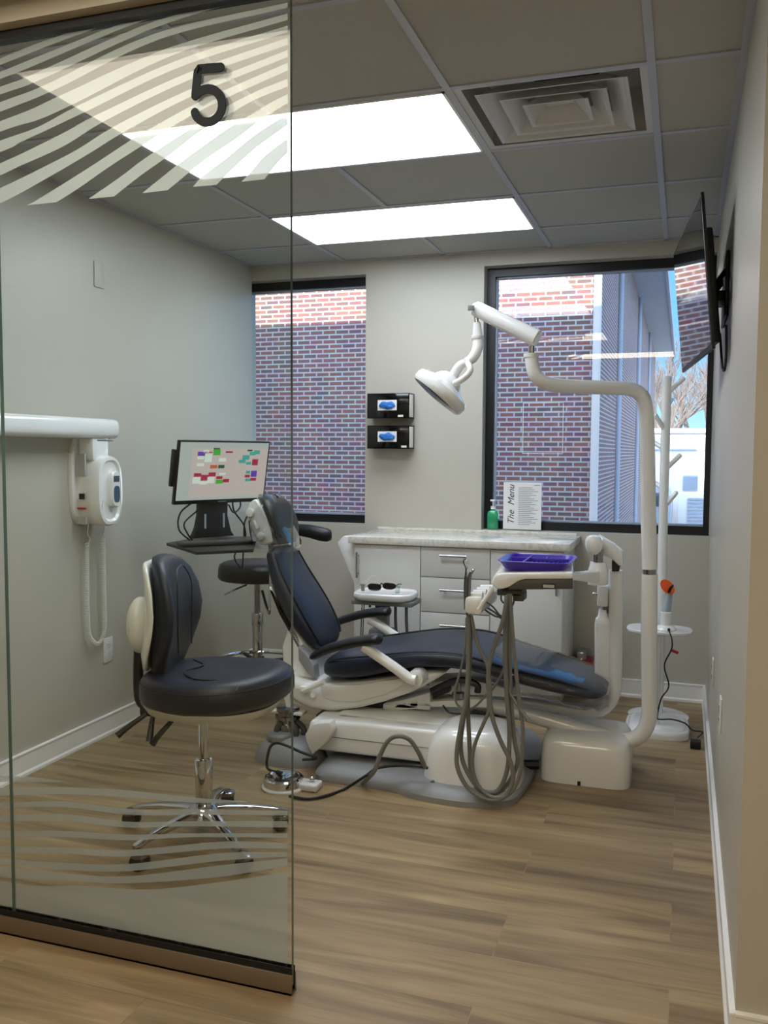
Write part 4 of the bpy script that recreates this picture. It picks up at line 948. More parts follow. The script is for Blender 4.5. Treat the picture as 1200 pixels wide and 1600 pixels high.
b = NB(); tube(b, [P(728, 566, Y=YA), P(718, 572, Y=YA), P(708, 588, Y=YA)], [.014, .018, .02], 14, 4); OB('knuckle', b, 'plastic_white', ol)

# ------------------------------------------------------------------ delivery unit
du = thing('delivery_unit', (-.25, 3.8, .1), 'white instrument delivery unit on a swing arm over the foot of the chair', 'delivery unit')
DN = 3.22
def D(u, v, y=DN): return P(u, v, Y=y)
b = NB(); pl = [(768, 914), (769, 906), (772, 900), (778, 896.5), (787, 895), (820, 894.5), (896, 893.5), (896, 905), (820, 905.5), (810, 908), (803, 913), (795, 918), (784, 921), (774, 920)]
prism(b, [D(u, v) for u, v in pl], (-.036, .30, 0), .008, 3); OB('head_top', b, 'plastic_white', du)
b = NB(); pl = [(794, 919), (803, 913.5), (810, 908.5), (820, 905.5), (895, 905), (895, 920.5), (796, 921.5)]
prism(b, [D(u, v, DN+.004) for u, v in pl], (-.036, .292, 0), .003); hb = OB('head_bottom', b, 'dark_grey', du)
b = NB(); a, c = D(847, 919.5, DN+.002), D(868, 912.5, DN+.002); box(b, (a.x, c.x), (DN, DN+.005), (a.z, c.z), .001); bg = OB('badge', b, 'black_plastic', hb)
b = NB(); box(b, (a.x+.004, c.x-.004), (DN-.0008, DN+.001), (a.z+.004, c.z-.004)); OB('badge_plate', b, 'label_grey', bg)
# white bar and pivot to the right
b = NB(); a = D(893, 899, DN+.15); e_ = P(936, 899, Y=3.72)
prism(b, [a+Vector((0, -.05, .01)), e_+Vector((0, -.05, .02)), e_+Vector((.0, -.05, -.03)), a+Vector((0, -.05, -.012))], (0, .10, 0), .006); OB('head_arm', b, 'plastic_white', du)
YP = 3.80
b = NB(); p = P(934, 900, Y=YP-.04); lathe(b, [(.001, -.035), (.040, -.035), (.042, -.02), (.040, .02), (.034, .045), (.032, .058), (.001, .058)], (p.x, p.y, p.z), 32); OB('pivot_hub', b, 'plastic_white', du)
b = NB(); p2 = P(931, 875, Y=YP-.04); cyl(b, (p.x, p.y, p.z+.05), (p.x, p.y, p.z+.11), .020); OB('pivot_pin', b, 'purple_plastic' if False else 'chrome_dark', du)
b = NB(); rings = []
for v, a, c in ((866, .020, .02), (860, .030, .032), (852, .035, .036), (843, .034, .036), (838, .026, .028), (836, .012, .014)):
    q = P(928, v, Y=YP-.04); rings.append([Vector((q.x+u, q.y+w, q.z)) for u, w in srect(0, 0, a, c, 3, 28)])
loft(b, rings); OB('elbow_cover', b, 'plastic_white', du)
b = NB(); pl = [(934, 836), (958, 850), (972, 862), (974, 884), (966, 884), (955, 872), (938, 866)]
prism(b, [P(u, v, Y=YP) for u, v in pl], (0, .06, 0), .006, 2); OB('parallel_arm', b, 'plastic_warm', du)
b = NB(); prism(b, [P(u, v, Y=YP+.005) for u, v in ((956, 876), (969, 880), (967, 893), (956, 893))], (0, .04, 0)); OB('joint_boot', b, 'black_plastic', du)
YS = 3.86
b = NB(); tube(b, [P(962, 891, Y=YS), P(962, 960, Y=YS), P(961, 1050, Y=YS), P(959, 1080, Y=YS), P(950, 1100, Y=YS), P(932, 1110, Y=YS), P(890, 1108, Y=YS), P(800, 1096, Y=YS), P(740, 1090, Y=YS)], .030, 20, 6)
pst = OB('support_post', b, 'plastic_white', du)
b = NB(); a, c = P(913, 945, Y=YS), P(953, 914, Y=YS); box(b, (P(934, 930, Y=YS).x, P(951, 930, Y=YS).x), (YS-.03, YS+.03), (a.z, c.z), .008); OB('control_block', b, 'plastic_white', du)
b = NB(); q = P(931, 928, Y=YS-.02); cyl(b, q+Vector((-.008, 0, 0)), q+Vector((.03, 0, 0)), .005); ball(b, q+Vector((-.008, 0, 0)), .007); OB('toggle', b, 'chrome', du)
b = NB(); rings = []
for v, a, c in ((952, .016, .018), (962, .02, .022), (966, .030, .030), (975, .034, .032), (1075, .034, .032), (1082, .028, .03)):
    q = P(942, v, Y=YS); rings.append([Vector((q.x+u, q.y+w, q.z)) for u, w in srect(0, 0, a, c, 4, 28)])
loft(b, rings); OB('water_bottle_housing', b, 'plastic_white', du)
b = NB(); cyl(b, P(947, 945, Y=YS), P(946, 958, Y=YS), .012); OB('bottle_neck', b, 'grey_plastic', du)
# instrument holder bar and links
b = NB(); a, c = D(727, 944, DN-.02), D(754, 944, DN-.02)
rings = []
for y, s in ((DN-.035, .7), (DN-.03, .95), (DN-.01, 1), (DN+.24, 1), (DN+.262, .95), (DN+.266, .7)):
    rings.append([Vector(((a.x+c.x)/2+u*s, y, a.z-.001+w*s)) for u, w in srect(0, 0, (c.x-a.x)/2, .034, 4, 28)])
loft(b, rings); OB('instrument_holder', b, 'plastic_white', du)
for k in range(4):
    b = NB(); y = DN+.0+k*.065; tube(b, [Vector((a.x+.012, y, a.z+.03)), Vector((c.x-.004, y, a.z+.034))], .013, 10); OB('holder_cradle', b, 'plastic_white', du)
for y in (DN-.03, DN+.24):
    b = NB(); q0, q1 = D(750, 950, DN), D(772, 917, DN); tube(b, [Vector((q0.x, y, q0.z)), Vector((q1.x, y+.01, q1.z))], .008, 12); OB('holder_link', b, 'plastic_white', du)
b = NB(); q0 = D(800, 924, DN+.1); box(b, (q0.x-.05, q0.x+.045), (DN+.06, DN+.16), (q0.z-.012, q0.z+.012), .003); box(b, (q0.x+.01, q0.x+.05), (DN+.06, DN+.14), (q0.z-.03, q0.z), .004); OB('hose_clamp', b, 'dark_grey', du)
for k, pth in enumerate(([(756, 938), (770, 948), (782, 962), (792, 962), (798, 945), (797, 928)], [(755, 950), (765, 958), (780, 964), (795, 955), (803, 940), (801, 927)], [(754, 946), (772, 956), (786, 968), (797, 962), (801, 950)], [(784, 925), (783, 936), (788, 942), (790, 928)])):
    b = NB(); tube(b, [D(u, v, DN+.05+.02*k) for u, v in pth], .0035, 6, 6); OB('control_cable', b, 'hose_dark', du)
# hoses
hoses = [
 (DN-.00, .0085, [(732, 960), (732, 1030), (729, 1087), (721, 1129), (714, 1172), (715, 1200), (728, 1227), (748, 1243), (773, 1250), (793, 1240), (802, 1214), (796, 1186), (782, 1157), (768, 1115), (763, 1058), (769, 1019), (785, 973), (793, 930)]),
 (DN+.025, .0085, [(735, 962), (734, 1030), (730, 1087), (724, 1125), (720, 1157), (722, 1185), (731, 1208), (745, 1228), (759, 1237), (779, 1234), (793, 1200), (796, 1143), (792, 1087), (789, 1002), (793, 930)]),
 (DN+.0, .007, [(736, 962), (745, 1002), (762, 1044), (766, 1101), (756, 1129), (742, 1163), (738, 1194), (745, 1223), (762, 1242), (783, 1246), (802, 1234), (814, 1200), (817, 1143), (812, 1101), (806, 1044), (802, 1002), (797, 928)]),
 (DN+.045, .0085, [(733, 965), (731, 1087), (732, 1129), (734, 1172), (736, 1206), (746, 1231), (765, 1240), (785, 1234), (802, 1210), (809, 1186), (804, 1157), (799, 1101), (796, 1030), (796, 928)]),
 (DN+.06, .0045, [(729, 965), (727, 1010), (719, 1050), (711, 1078), (713, 1098), (726, 1109), (742, 1104), (759, 1087), (773, 1072), (787, 1044), (791, 1000), (797, 930)]),
]
for Y_, r_h, pth in hoses:
    b = NB(); tube(b, [P(u, v, Y=Y_) for u, v in pth], r_h, 10, 5); OB('hose', b, 'hose_grey', du)
# instruments resting in the holder
def instrument(pts, rad, y, label, hook, mname='chrome_dark'):
    t = thing('dental_handpiece', D(pts[-1][0], pts[-1][1], y), label, 'dental instrument', 'instruments in the holder')
    b = NB(); tube(b, [D(u, v, y) for u, v in pts], rad, 14, 5); OB('grip', b, mname, t)
    b = NB(); tube(b, [D(u, v, y) for u, v in hook], .005, 10, 4); OB('tip', b, 'chrome', t)
instrument([(732, 960), (732, 930), (733, 905), (736, 894)], [.0095, .0095, .0085, .006], DN-.02, 'ribbed steel air and water syringe in the front slot of the holder', [(736, 896), (740, 891), (737, 889)])
instrument([(728, 952), (727, 915), (728, 898)], [.007, .006, .005], DN+.06, 'thin steel suction handpiece with a bent tip standing higher in the holder', [(728, 900), (729, 888), (725, 877), (729, 873)], 'hose_dark')
b = NB(); tube(b, [P(799, 1087, Y=DN+.02), P(812, 1107, Y=DN+.0), P(826, 1125, Y=DN-.01)], [.005, .007, .009], 10, 4)
tube(b, [P(794, 1060, Y=DN+.05), P(796, 1078, Y=DN+.03), P(799, 1088, Y=DN+.02)], .004, 8, 4)
OB('hose_end', b, 'hose_grey', du)

# purple tray on the head
t = thing('instrument_tray', (0, 0, 0), 'purple divided plastic instrument tray on the delivery unit', 'tray')
ztop = D(840, 894, DN).z; xa, xb = D(795, 890, DN+.03).x-.022, D(890, 890, DN+.03).x-.022
t.location = ((xa+xb)/2, DN+.15, ztop)
ya, yb_ = DN+.03, DN+.27; mx_, my_ = (xa+xb)/2, (ya+yb_)/2; hw, hd_ = (xb-xa)/2, (yb_-ya)/2
b = NB(); rings = []
for z, k in ((.0, .0), (.0, .025), (.024, .042), (.026, .046), (.0265, .042), (.024, .037), (.004, .02)):
    pass
prof = [(0.0, 0.0), (.030, .018), (.033, .026), (.035, .020), (.032, .014), (.004, -.003)]
rings = [[Vector((mx_+u, my_+v, ztop+z)) for u, v in srect(0, 0, hw+k, hd_+k, 7, 44)] for z, k in prof]
loft(b, rings); tag(OB('tray_shell', b, 'purple_plastic', t, ang=30), None)
b = NB(); xd = mx_-hw*.36
box(b, (xd-.003, xd+.003), (ya, yb_), (ztop+.003, ztop+.030), .001); box(b, (mx_-hw, mx_+hw), (my_+.05, my_+.055), (ztop+.003, ztop+.028), .001); box(b, (mx_+.02, mx_+.025), (my_+.05, yb_), (ztop+.003, ztop+.028), .001)
OB('dividers', b, 'purple_plastic', t)
b = NB()
for i in range(9): box(b, (xd+.012+i*hw*.145, xd+.016+i*hw*.145), (my_-.02, my_+.045), (ztop+.003, ztop+.018), .002)
OB('tool_ribs', b, 'purple_plastic', t)

# ------------------------------------------------------------------ assistant console behind the chair
YK = 4.12
ac = thing('assistant_console', (-1.38, YK+.1, .2), 'small white assistant console tray on a grey post behind the chair', 'assistant console')
b = NB(); cA, cB = P(555, 930, Y=YK+.1), P(648, 930, Y=YK+.1); mx2 = (cA.x+cB.x)/2; hw2 = (cB.x-cA.x)/2
rings = [[Vector((mx2+u, YK+.12+v, cA.z+z)) for u, v in srect(0, 0, hw2*k, .12*k, 3.4, 40)] for z, k in ((-.010, .93), (0, .99), (.012, 1), (.022, .98), (.026, .94), (.022, .88), (.02, .5))]
loft(b, rings); OB('tray', b, 'plastic_white', ac)
b = NB(); box(b, (cA.x+.005, cB.x+.005), (YK+.03, YK+.2), (cA.z-.034, cA.z-.011), .003); OB('holder_rail', b, 'grey_plastic', ac)
b = NB(); q = P(598, 950, Y=YK+.1); box(b, (q.x-.03, q.x+.03), (YK+.07, YK+.13), (.28, cA.z-.03), .006); OB('post', b, 'grey_plastic', ac)
b = NB(); tube(b, [(q.x, YK+.10, .30), (q.x+.10, YK+.06, .26), (q.x+.30, YK-.02, .24)], .025, 12, 4); box(b, (q.x-.06, q.x+.06), (YK+.05, YK+.15), (.24, .46), .01); OB('support_arm', b, 'base_grey', ac)
for u, m_ in ((618, 'hose_dark'), (635, 'hose_dark')):
    b = NB(); tube(b, [P(u, 938, Y=YK+.05), P(u, 970, Y=YK+.05), P(u+1, 1010, Y=YK+.05), P(u-6, 1050, Y=YK+.06), P(u-20, 1060, Y=YK+.08)], .0075, 10, 4); OB('suction_hose', b, m_, ac)
for u in (578, 588):
    b = NB(); cyl(b, P(u, 942, Y=YK+.05), P(u, 949, Y=YK+.05), .006); OB('socket_tip', b, 'black_plastic', ac)
for du_ in (0, 3):
    b = NB(); tube(b, [P(567+du_, 936, Y=YK+.04), P(565+du_, 960, Y=YK+.04), P(564+du_, 1000, Y=YK+.05), P(568+du_, 1040, Y=YK+.07)], .0025, 6, 4); OB('cable', b, 'cable_black', ac)
t = thing('air_water_syringe', P(567, 921, Y=YK+.12), 'grey and white air water syringe standing at the left of the assistant console', 'dental instrument')
b = NB(); a = P(567, 922, Y=YK+.12); cyl(b, (a.x, a.y, cA.z+.02), (a.x, a.y, cA.z+.05), .010, .008); box(b, (a.x-.014, a.x+.012), (a.y-.008, a.y+.008), (cA.z+.048, cA.z+.058), .003); OB('handle', b, 'grey_plastic', t)
b = NB(); tube(b, [(a.x+.006, a.y, cA.z+.053), P(578, 902, Y=YK+.12), P(586, 900, Y=YK+.12)], .0022, 6, 3); OB('nozzle', b, 'plastic_white', t)
# sunglasses
t = thing('sunglasses', P(596, 920, Y=YK+.1), 'dark tinted safety glasses resting on the assistant console', 'glasses')
gy = YK+.08
for sgn, (ua, va, ub, vb) in ((-1, (574, 911, 595, 924)), (1, (597, 910, 618, 922))):
    A, B3 = P(ua, va, Y=gy), P(ub, vb, Y=gy); cx2, cz2 = (A.x+B3.x)/2, (A.z+B3.z)/2
    b = NB(); rings = [[Vector((cx2+u*k, gy+.006*abs(u/.035)**2+dy, cz2+v*k)) for u, v in srect(0, 0, (B3.x-A.x)/2, (A.z-B3.z)/2, 2.6, 28)] for dy, k in ((0, .94), (.0015, 1), (.003, .98))]
    loft(b, rings); OB('lens', b, 'sunglass_lens', t)
b = NB(); A, B3 = P(594, 914, Y=gy), P(598, 913, Y=gy); tube(b, [A, P(596, 911.5, Y=gy), B3], .003, 8, 4); OB('bridge', b, 'black_plastic', t)
for ua in (574, 618):
    b = NB(); A = P(ua, 916, Y=gy); tube(b, [A, A+Vector((.0, .05, .003)), A+Vector((0, .10, -.005))], .0025, 6, 3); OB('temple', b, 'black_plastic', t)
# small clear cup on the console
b = NB(); q = P(621, 920, Y=YK+.12); lathe(b, [(.001, 0), (.012, 0), (.014, .035), (.0125, .035), (.011, .002), (.001, .002)], (q.x, YK+.12, cA.z+.021), 20)
tag(OB('plastic_cup', b, 'clear_acrylic'), 'small clear cup on the assistant console beside the glasses', 'cup')

# ------------------------------------------------------------------ operator stool in front
sx, sy2 = -1.548, 2.675
os_ = thing('operator_stool', (sx, sy2, 0), 'black upholstered operator stool with white shell back and chrome five-star base', 'stool')
b = NB(); scx, scy = -1.488, 2.672; rings = []
for z, k, wv in ((.498, .80, 0), (.502, .93, 0), (.520, 1.0, 0), (.560, 1.0, 0), (.585, .965, 0), (.598, .89, 0), (.601, .80, 0), (.594, .60, 0), (.586, .42, 0), (.583, .2, 0)):
    rings.append([Vector((scx+u*k, scy+v*k, z+.012*math.cos(PI*u/.5)*(k < .9)*0+(.018*max(0, u/.25) if k > .5 else .010*max(0, u/.25)))) for u, v in srect(0, 0, .255, .235, 2.35, 48)])
loft(b, rings); cs = OB('seat', b, 'navy_vinyl', os_, ang=60)
b = NB(); tube(b, [Vector((scx+u*.985, scy+v*.985, .572+.018*max(0, u/.25))) for u, v in srect(0, 0, .255, .235, 2.35, 48)], .003, 6, closed=True)
tube(b, [(scx-.16, scy+.11, .600), (scx-.10, scy+.075, .592), (scx-.12, scy-.02, .588), (scx-.03, scy-.10, .590), (scx+.10, scy-.13, .603), (scx+.16, scy-.16, .607), (scx+.17, scy-.19, .59)], .0028, 6, 5); OB('seat_seam', b, 'black_vinyl', cs)
b = NB(); rings = []
for z, k in ((.452, .35), (.455, .60), (.472, .84), (.504, .92)): rings.append([Vector((scx-.02+u*k, scy+v*k, z)) for u, v in srect(0, 0, .255, .235, 2.35, 40)])
loft(b, rings); OB('seat_pan', b, 'plastic_warm', os_, ang=60)
b = NB(); box(b, (scx-.20, scx+.08), (scy-.06, scy+.06), (.436, .456), .006); box(b, (scx-.275, scx-.215), (scy-.06, scy+.05), (.43, .52), .008); prism(b, [(scx-.27, scy-.05, .52), (scx-.22, scy-.05, .52), (scx-.19, scy-.05, .47), (scx-.12, scy-.05, .45), (scx-.27, scy-.05, .45)], (0, .1, 0), .003)
OB('tilt_mechanism', b, 'black_plastic', os_)
for pts in ([(-1.735, 2.62, .44), (-1.79, 2.58, .395), (-1.815, 2.56, .37)], [(-1.70, 2.60, .44), (-1.695, 2.57, .36)], [(-1.60, 2.56, .445), (-1.63, 2.52, .40), (-1.645, 2.51, .375)]):
    b = NB(); tube(b, pts, [.008, .010, .012], 8, 4); OB('control_lever', b, 'black_plastic', os_)
# backrest
MB = Matrix.Translation((-.035, -.0, 0)) @ Matrix.Translation((-1.62, 2.67, 0)) @ Matrix.Rotation(math.radians(15), 4, 'Z') @ Matrix.Translation((1.62, -2.67, 0))
def turn(bm): bmesh.ops.transform(bm, matrix=MB, verts=bm.verts); return bm
b = NB(); rings = []
yb0, xb0 = 2.685, -1.635
def bring(y_half, z, x, th): return [Vector((x+th*.5*math.copysign(abs(math.cos(2*PI*i/40))**.7, math.cos(2*PI*i/40))+.05*(abs(math.sin(2*PI*i/40))**2)*(y_half/.19)**2, yb0+y_half*math.copysign(abs(math.sin(2*PI*i/40))**.85, math.sin(2*PI*i/40)), z)) for i in range(40)]
for z, yh, x, th in ((.565, .05, -1.655, .03), (.575, .09, -1.657, .055), (.60, .125, -1.66, .07), (.66, .165, -1.655, .075), (.74, .185, -1.64, .08), (.80, .188, -1.635, .08), (.87, .178, -1.64, .075), (.93, .15, -1.65, .07), (.965, .115, -1.66, .06), (.982, .07, -1.668, .045), (.988, .03, -1.67, .02)):
    rings.append(bring(yh, z, x, th))
loft(b, rings); bb = OB('backrest', turn(b), 'navy_vinyl', os_, ang=60)
b = NB(); tube(b, [Vector((xb0+.048-(.012 if z > .9 else 0)-.0*(z), yb0+y, z)) for y, z in ((-.08, .66), (-.085, .76), (-.085, .88), (-.05, .935), (0, .95), (.05, .935), (.085, .88), (.085, .76), (.08, .66))], .0025, 6, 5); OB('backrest_seam', turn(b), 'black_vinyl', bb)
b = NB(); rings = []
for z, yh, x, th in ((.60, .09, -1.705, .02), (.61, .12, -1.708, .03), (.66, .16, -1.708, .035), (.74, .182, -1.695, .035), (.80, .186, -1.69, .035), (.87, .176, -1.693, .035), (.93, .148, -1.700, .03), (.958, .115, -1.705, .025), (.966, .08, -1.71, .01)):
    rings.append(bring(yh, z, x, th))
loft(b, rings); OB('backrest_shell', turn(b), 'plastic_white', os_, ang=60)
b = NB(); ball(b, (-1.745, yb0, .74), .09, (.5, .8, 1.1), 24); OB('shell_boss', turn(b), 'plastic_warm', os_)
b = NB(); tube(b, [(-1.75, yb0, .68), (-1.755, yb0, .55), (-1.74, 2.67, .47), (-1.68, 2.67, .45)], .018, 10, 5); OB('backrest_stem', turn(b), 'black_plastic', os_)
b = NB(); cyl(b, (sx, sy2, .27), (sx, sy2, .455), .0165); OB('gas_piston', b, 'chrome', os_)
b = NB(); cyl(b, (sx, sy2, .09), (sx, sy2, .285), .030, bev=.004); OB('gas_cylinder', b, 'chrome', os_)
b = NB(); lathe(b, [(.001, .125), (.04, .123), (.055, .11), (.062, .085), (.055, .07), (.001, .07)], (sx, sy2, 0), 32); OB('hub', b, 'chrome', os_)
R5 = .285
for k in range(5):
    a = math.radians(-38+72*k); d = Vector((math.cos(a), math.sin(a), 0)); s = Vector((-d.y, d.x, 0)); c = Vector((sx, sy2, 0))
    b = NB(); rings = []
    for f, zt2, w, h in ((.10, .118, .030, .040), (.3, .115, .024, .034), (.6, .104, .019, .026), (.85, .090, .016, .020), (.97, .080, .017, .018), (1.02, .076, .010, .012)):
        p = c+d*(R5*f); rings.append([p+s*u+Vector((0, 0, zt2-h/2+v)) for u, v in srect(0, 0, w, h/2, 3, 14)])
    loft(b, rings); lg = OB('base_leg', b, 'chrome', os_)
    e = c+d*R5; b = NB(); th = (.15, 3.4, .5, 3.0, -.1)[k]; q = Vector((math.cos(th), math.sin(th), 0)); wp = e+q*.018; ax2 = Vector((-q.y, q.x, 0))
    for sg in (-1, 1): cyl(b, wp+ax2*(sg*.010)+Vector((0, 0, .026)), wp+ax2*(sg*.024)+Vector((0, 0, .026)), .026, n=20, bev=.003)
    cs2 = OB('caster', b, 'black_plastic', os_)
    b = NB(); cyl(b, e+Vector((0, 0, .045)), e+Vector((0, 0, .072)), .009); lathe(b, [(.02, 0), (.028, -.004), (.03, -.016), (.001, -.016)], (wp.x, wp.y, .060), 16); OB('caster_stem', b, 'chrome_dark', cs2)

# ------------------------------------------------------------------ assistant stool behind
ax_, ay_ = P(402, 900, Y=4.35).x, 4.35
as_ = thing('assistant_stool', (ax_, ay_, 0), 'black round-seated assistant stool with chrome foot ring and curved belly bar, behind the chair back', 'stool')
zb_ = P(402, 913, Y=ay_-.15).z
b = NB(); rings = []
for z, k in ((0, .86), (.006, .95), (.02, 1), (.065, .99), (.088, .95), (.098, .86), (.103, .6), (.104, .2)): rings.append([Vector((ax_+u*k, ay_+v*k, zb_+z)) for u, v in srect(0, 0, .205, .20, 2.3, 44)])
loft(b, rings); OB('seat', b, 'black_vinyl', as_, ang=60)
b = NB(); cyl(b, (ax_, ay_, .34), (ax_, ay_, zb_), .016); OB('gas_piston', b, 'chrome_dark', as_)
b = NB(); cyl(b, (ax_, ay_, .09), (ax_, ay_, .46), .027, bev=.003); cyl(b, (ax_, ay_, .40), (ax_, ay_, .47), .032, bev=.003); OB('gas_cylinder', b, 'chrome', as_)
zr = .20; b = NB(); tube(b, [(ax_+.235*math.cos(2*PI*i/48), ay_+.235*math.sin(2*PI*i/48), zr) for i in range(48)], .011, 10, closed=True); OB('foot_ring', b, 'chrome', as_)
b = NB()
for k in range(4):
    a = PI/4+k*PI/2; tube(b, [(ax_, ay_, zr-.005), (ax_+.235*math.cos(a), ay_+.235*math.sin(a), zr-.005)], .011, 8)
cyl(b, (ax_, ay_, zr-.03), (ax_, ay_, zr+.025), .036); OB('ring_spokes', b, 'black_plastic', as_)
for k in range(5):
    a = math.radians(10+72*k); b = NB(); tube(b, [(ax_, ay_, .10), (ax_+.15*math.cos(a), ay_+.15*math.sin(a), .088), (ax_+.27*math.cos(a), ay_+.27*math.sin(a), .062)], [.022, .016, .012], 10, 4); OB('base_leg', b, 'chrome_dark', as_)
    b = NB(); q = Vector((ax_+.27*math.cos(a), ay_+.27*math.sin(a), .026)); s = Vector((-math.sin(a), math.cos(a), 0))
    cyl(b, q-s*.02, q+s*.02, .026, n=18, bev=.003); OB('caster', b, 'black_plastic', as_)
b = NB(); tube(b, [P(385, 914, Y=ay_-.1), P(366, 922, Y=ay_-.2), P(351, 930, Y=ay_-.22)], .005, 8, 4); OB('height_lever', b, 'chrome_dark', as_)
yb2 = 4.18; b = NB(); tube(b, [P(402, 834, Y=4.45), P(420, 828, Y=4.3), P(450, 827, Y=yb2), P(478, 829, Y=yb2-.04), P(500, 834, Y=yb2-.04), P(511, 836, Y=yb2-.03), P(517, 836, Y=yb2-.02)], [.024, .027, .029, .033, .036, .034, .026], 14, 5)
OB('belly_bar', b, 'black_vinyl', as_, ang=60)
b = NB(); tube(b, [P(440, 834, Y=yb2), P(424, 880, Y=yb2+.02), P(422, 940, Y=yb2+.03), P(420, 958, Y=yb2+.05), (ax_+.03, ay_, zb_-.06)], .008, 10, 5); OB('bar_support', b, 'chrome', as_)

# ------------------------------------------------------------------ equipment stand with the curing light
ex_, ey_ = -.078, 4.42
t = thing('equipment_stand', (ex_, ey_, 0), 'white pedestal stand with small oval shelf and rounded floor plate', 'stand')
b = NB(); rings = [[Vector((ex_-.012+u*k, ey_+.06+v*k, z)) for u, v in srect(0, 0, .150, .155, 4.5, 44)] for z, k in ((0, 1), (.018, 1), (.030, .985), (.036, .95), (.036, .90), (.042, .88), (.048, .80))]
loft(b, rings); OB('base_plate', b, 'plastic_white', t, ang=50)
b = NB(); cyl(b, (ex_-.018, ey_-.0, .045), (ex_-.018, ey_, .49), .0175); OB('pole', b, 'plastic_white', t)
b = NB(); zs = .492
rings = [[Vector((ex_-.012+u*k, ey_+.03+v*k, zs+z)) for u, v in srect(0, 0, .152, .11, 2.8, 44)] for z, k in ((0, .95), (.003, .99), (.012, 1), (.015, .985))]
loft(b, rings); box(b, (ex_-.05, ex_+.015), (ey_-.03, ey_+.03), (zs-.012, zs+.001), .002); OB('shelf', b, 'plastic_white', t)
lt = thing('curing_light', P(1041, 988, Y=4.42), 'white dental curing light with orange shield standing on the oval shelf', 'curing light')
lx, ly, lz = P(1041, 988, Y=4.42).x, 4.42, zs+.015
b = NB(); lathe(b, [(.001, 0), (.048, 0), (.050, .006), (.040, .018), (.026, .024), (.026, .085), (.022, .088), (.001, .088)], (lx-.004, ly, lz), 32); OB('charging_base', b, 'plastic_white', lt)
b = NB(); tube(b, [(lx-.004, ly, lz+.086), (lx+.003, ly, lz+.12), (lx+.010, ly-.005, lz+.165), (lx+.016, ly-.008, lz+.19)], [.021, .019, .015, .009], 14, 4); OB('handle', b, 'grey_plastic' if False else 'utility_grey', lt)
b = NB(); nrm = Vector((.35, -.85, .45)).normalized(); cs_ = P(1043, 917, Y=4.40); e1 = nrm.cross(Vector((.6, 0, -.8))).normalized(); e2 = nrm.cross(e1)
ms = Matrix(((e1.x, e2.x, nrm.x, cs_.x), (e1.y, e2.y, nrm.y, cs_.y), (e1.z, e2.z, nrm.z, cs_.z), (0, 0, 0, 1)))
lathe(b, [(.001, -.001), (.034, -.001), (.035, .0), (.034, .002), (.001, .002)], (0, 0, 0), 36, .85, 1.15, ms); OB('shield', b, 'orange_plastic', lt)
b = NB(); tube(b, [P(1045, 925, Y=4.39), P(1048, 919, Y=4.375), P(1052, 914, Y=4.37)], [.008, .007, .004], 8, 4); OB('light_tip', b, 'black_plastic', lt)
b = NB(); box(b, (lx+.006, lx+.018), (ly-.052, ly-.040), (lz+.004, lz+.016), .001); OB('power_socket', b, 'black_plastic', lt)
b = NB(); tube(b, [(lx+.012, ly-.05, lz+.008), P(1050, 1000, Y=4.30), P(1049, 1015, Y=4.28), P(1038, 1040, Y=4.28), P(1045, 1072, Y=4.28), P(1033, 1092, Y=4.33), P(1027, 1120, Y=4.36), P(1032, 1124, Y=4.33), P(1050, 1124, Y=4.3), P(1070, 1130, Y=4.27), P(1082, 1141, Y=4.26), P(1098, 1144, Y=4.26), (.09, 4.25, .05)], .0035, 6, 6); OB('power_cord', b, 'cable_black', lt)
b = NB(); q = P(1054, 1018, Y=4.285); box(b, (-.018, .018), (-.001, .001), (-.007, .007), .0005, mtx=Matrix.Translation(q) @ Matrix.Rotation(.35, 4, 'Y')); OB('cord_tag', b, 'red_plastic', lt)
b = NB(); box(b, (.062, .108), (4.235, 4.285), (0, .036), .004); o = OB('adapter', b, 'black_plastic', None); o.name = 'power_adapter'; tag(o, 'black power adapter lying on the floor by the right baseboard', 'power adapter')

# ------------------------------------------------------------------ coat tree
cx3, cy3 = P(1034, 900, Y=4.72).x, 4.72
t = thing('coat_tree', (cx3, cy3, 0), 'white coat tree with short angled pegs in front of the wide window', 'coat tree')
ztop_ = P(1037, 588, Y=cy3).z
b = NB(); tube(b, [(cx3, cy3, .0), (cx3, cy3, ztop_-.01), (cx3, cy3, ztop_-.003), (cx3, cy3, ztop_)], [.023, .023, .023, .012][:4], 20); OB('pole', b, 'plastic_white', t)
b = NB(); lathe(b, [(.001, .02), (.12, .018), (.15, .008), (.15, 0), (.001, 0)], (cx3, cy3, 0), 40); OB('base', b, 'plastic_white', t)
for (u0, v0, u1, v1, dy) in ((1040, 615, 1070, 590, 0), (1040, 640, 1050, 622, .12), (1034, 675, 1024, 648, -.05), (1034, 703, 1020, 690, .05), (1037, 735, 1064, 710, 0), (1033, 765, 1022, 754, .04), (1036, 794, 1058, 768, -.02)):
    b = NB(); a = P(u0, v0, Y=cy3); c = P(u1, v1, Y=cy3+dy*.0); c.y += dy; a.x = cx3; tube(b, [a, a.lerp(c, .95), c], [.0115, .0115, .008], 12); OB('peg', b, 'plastic_white', t)

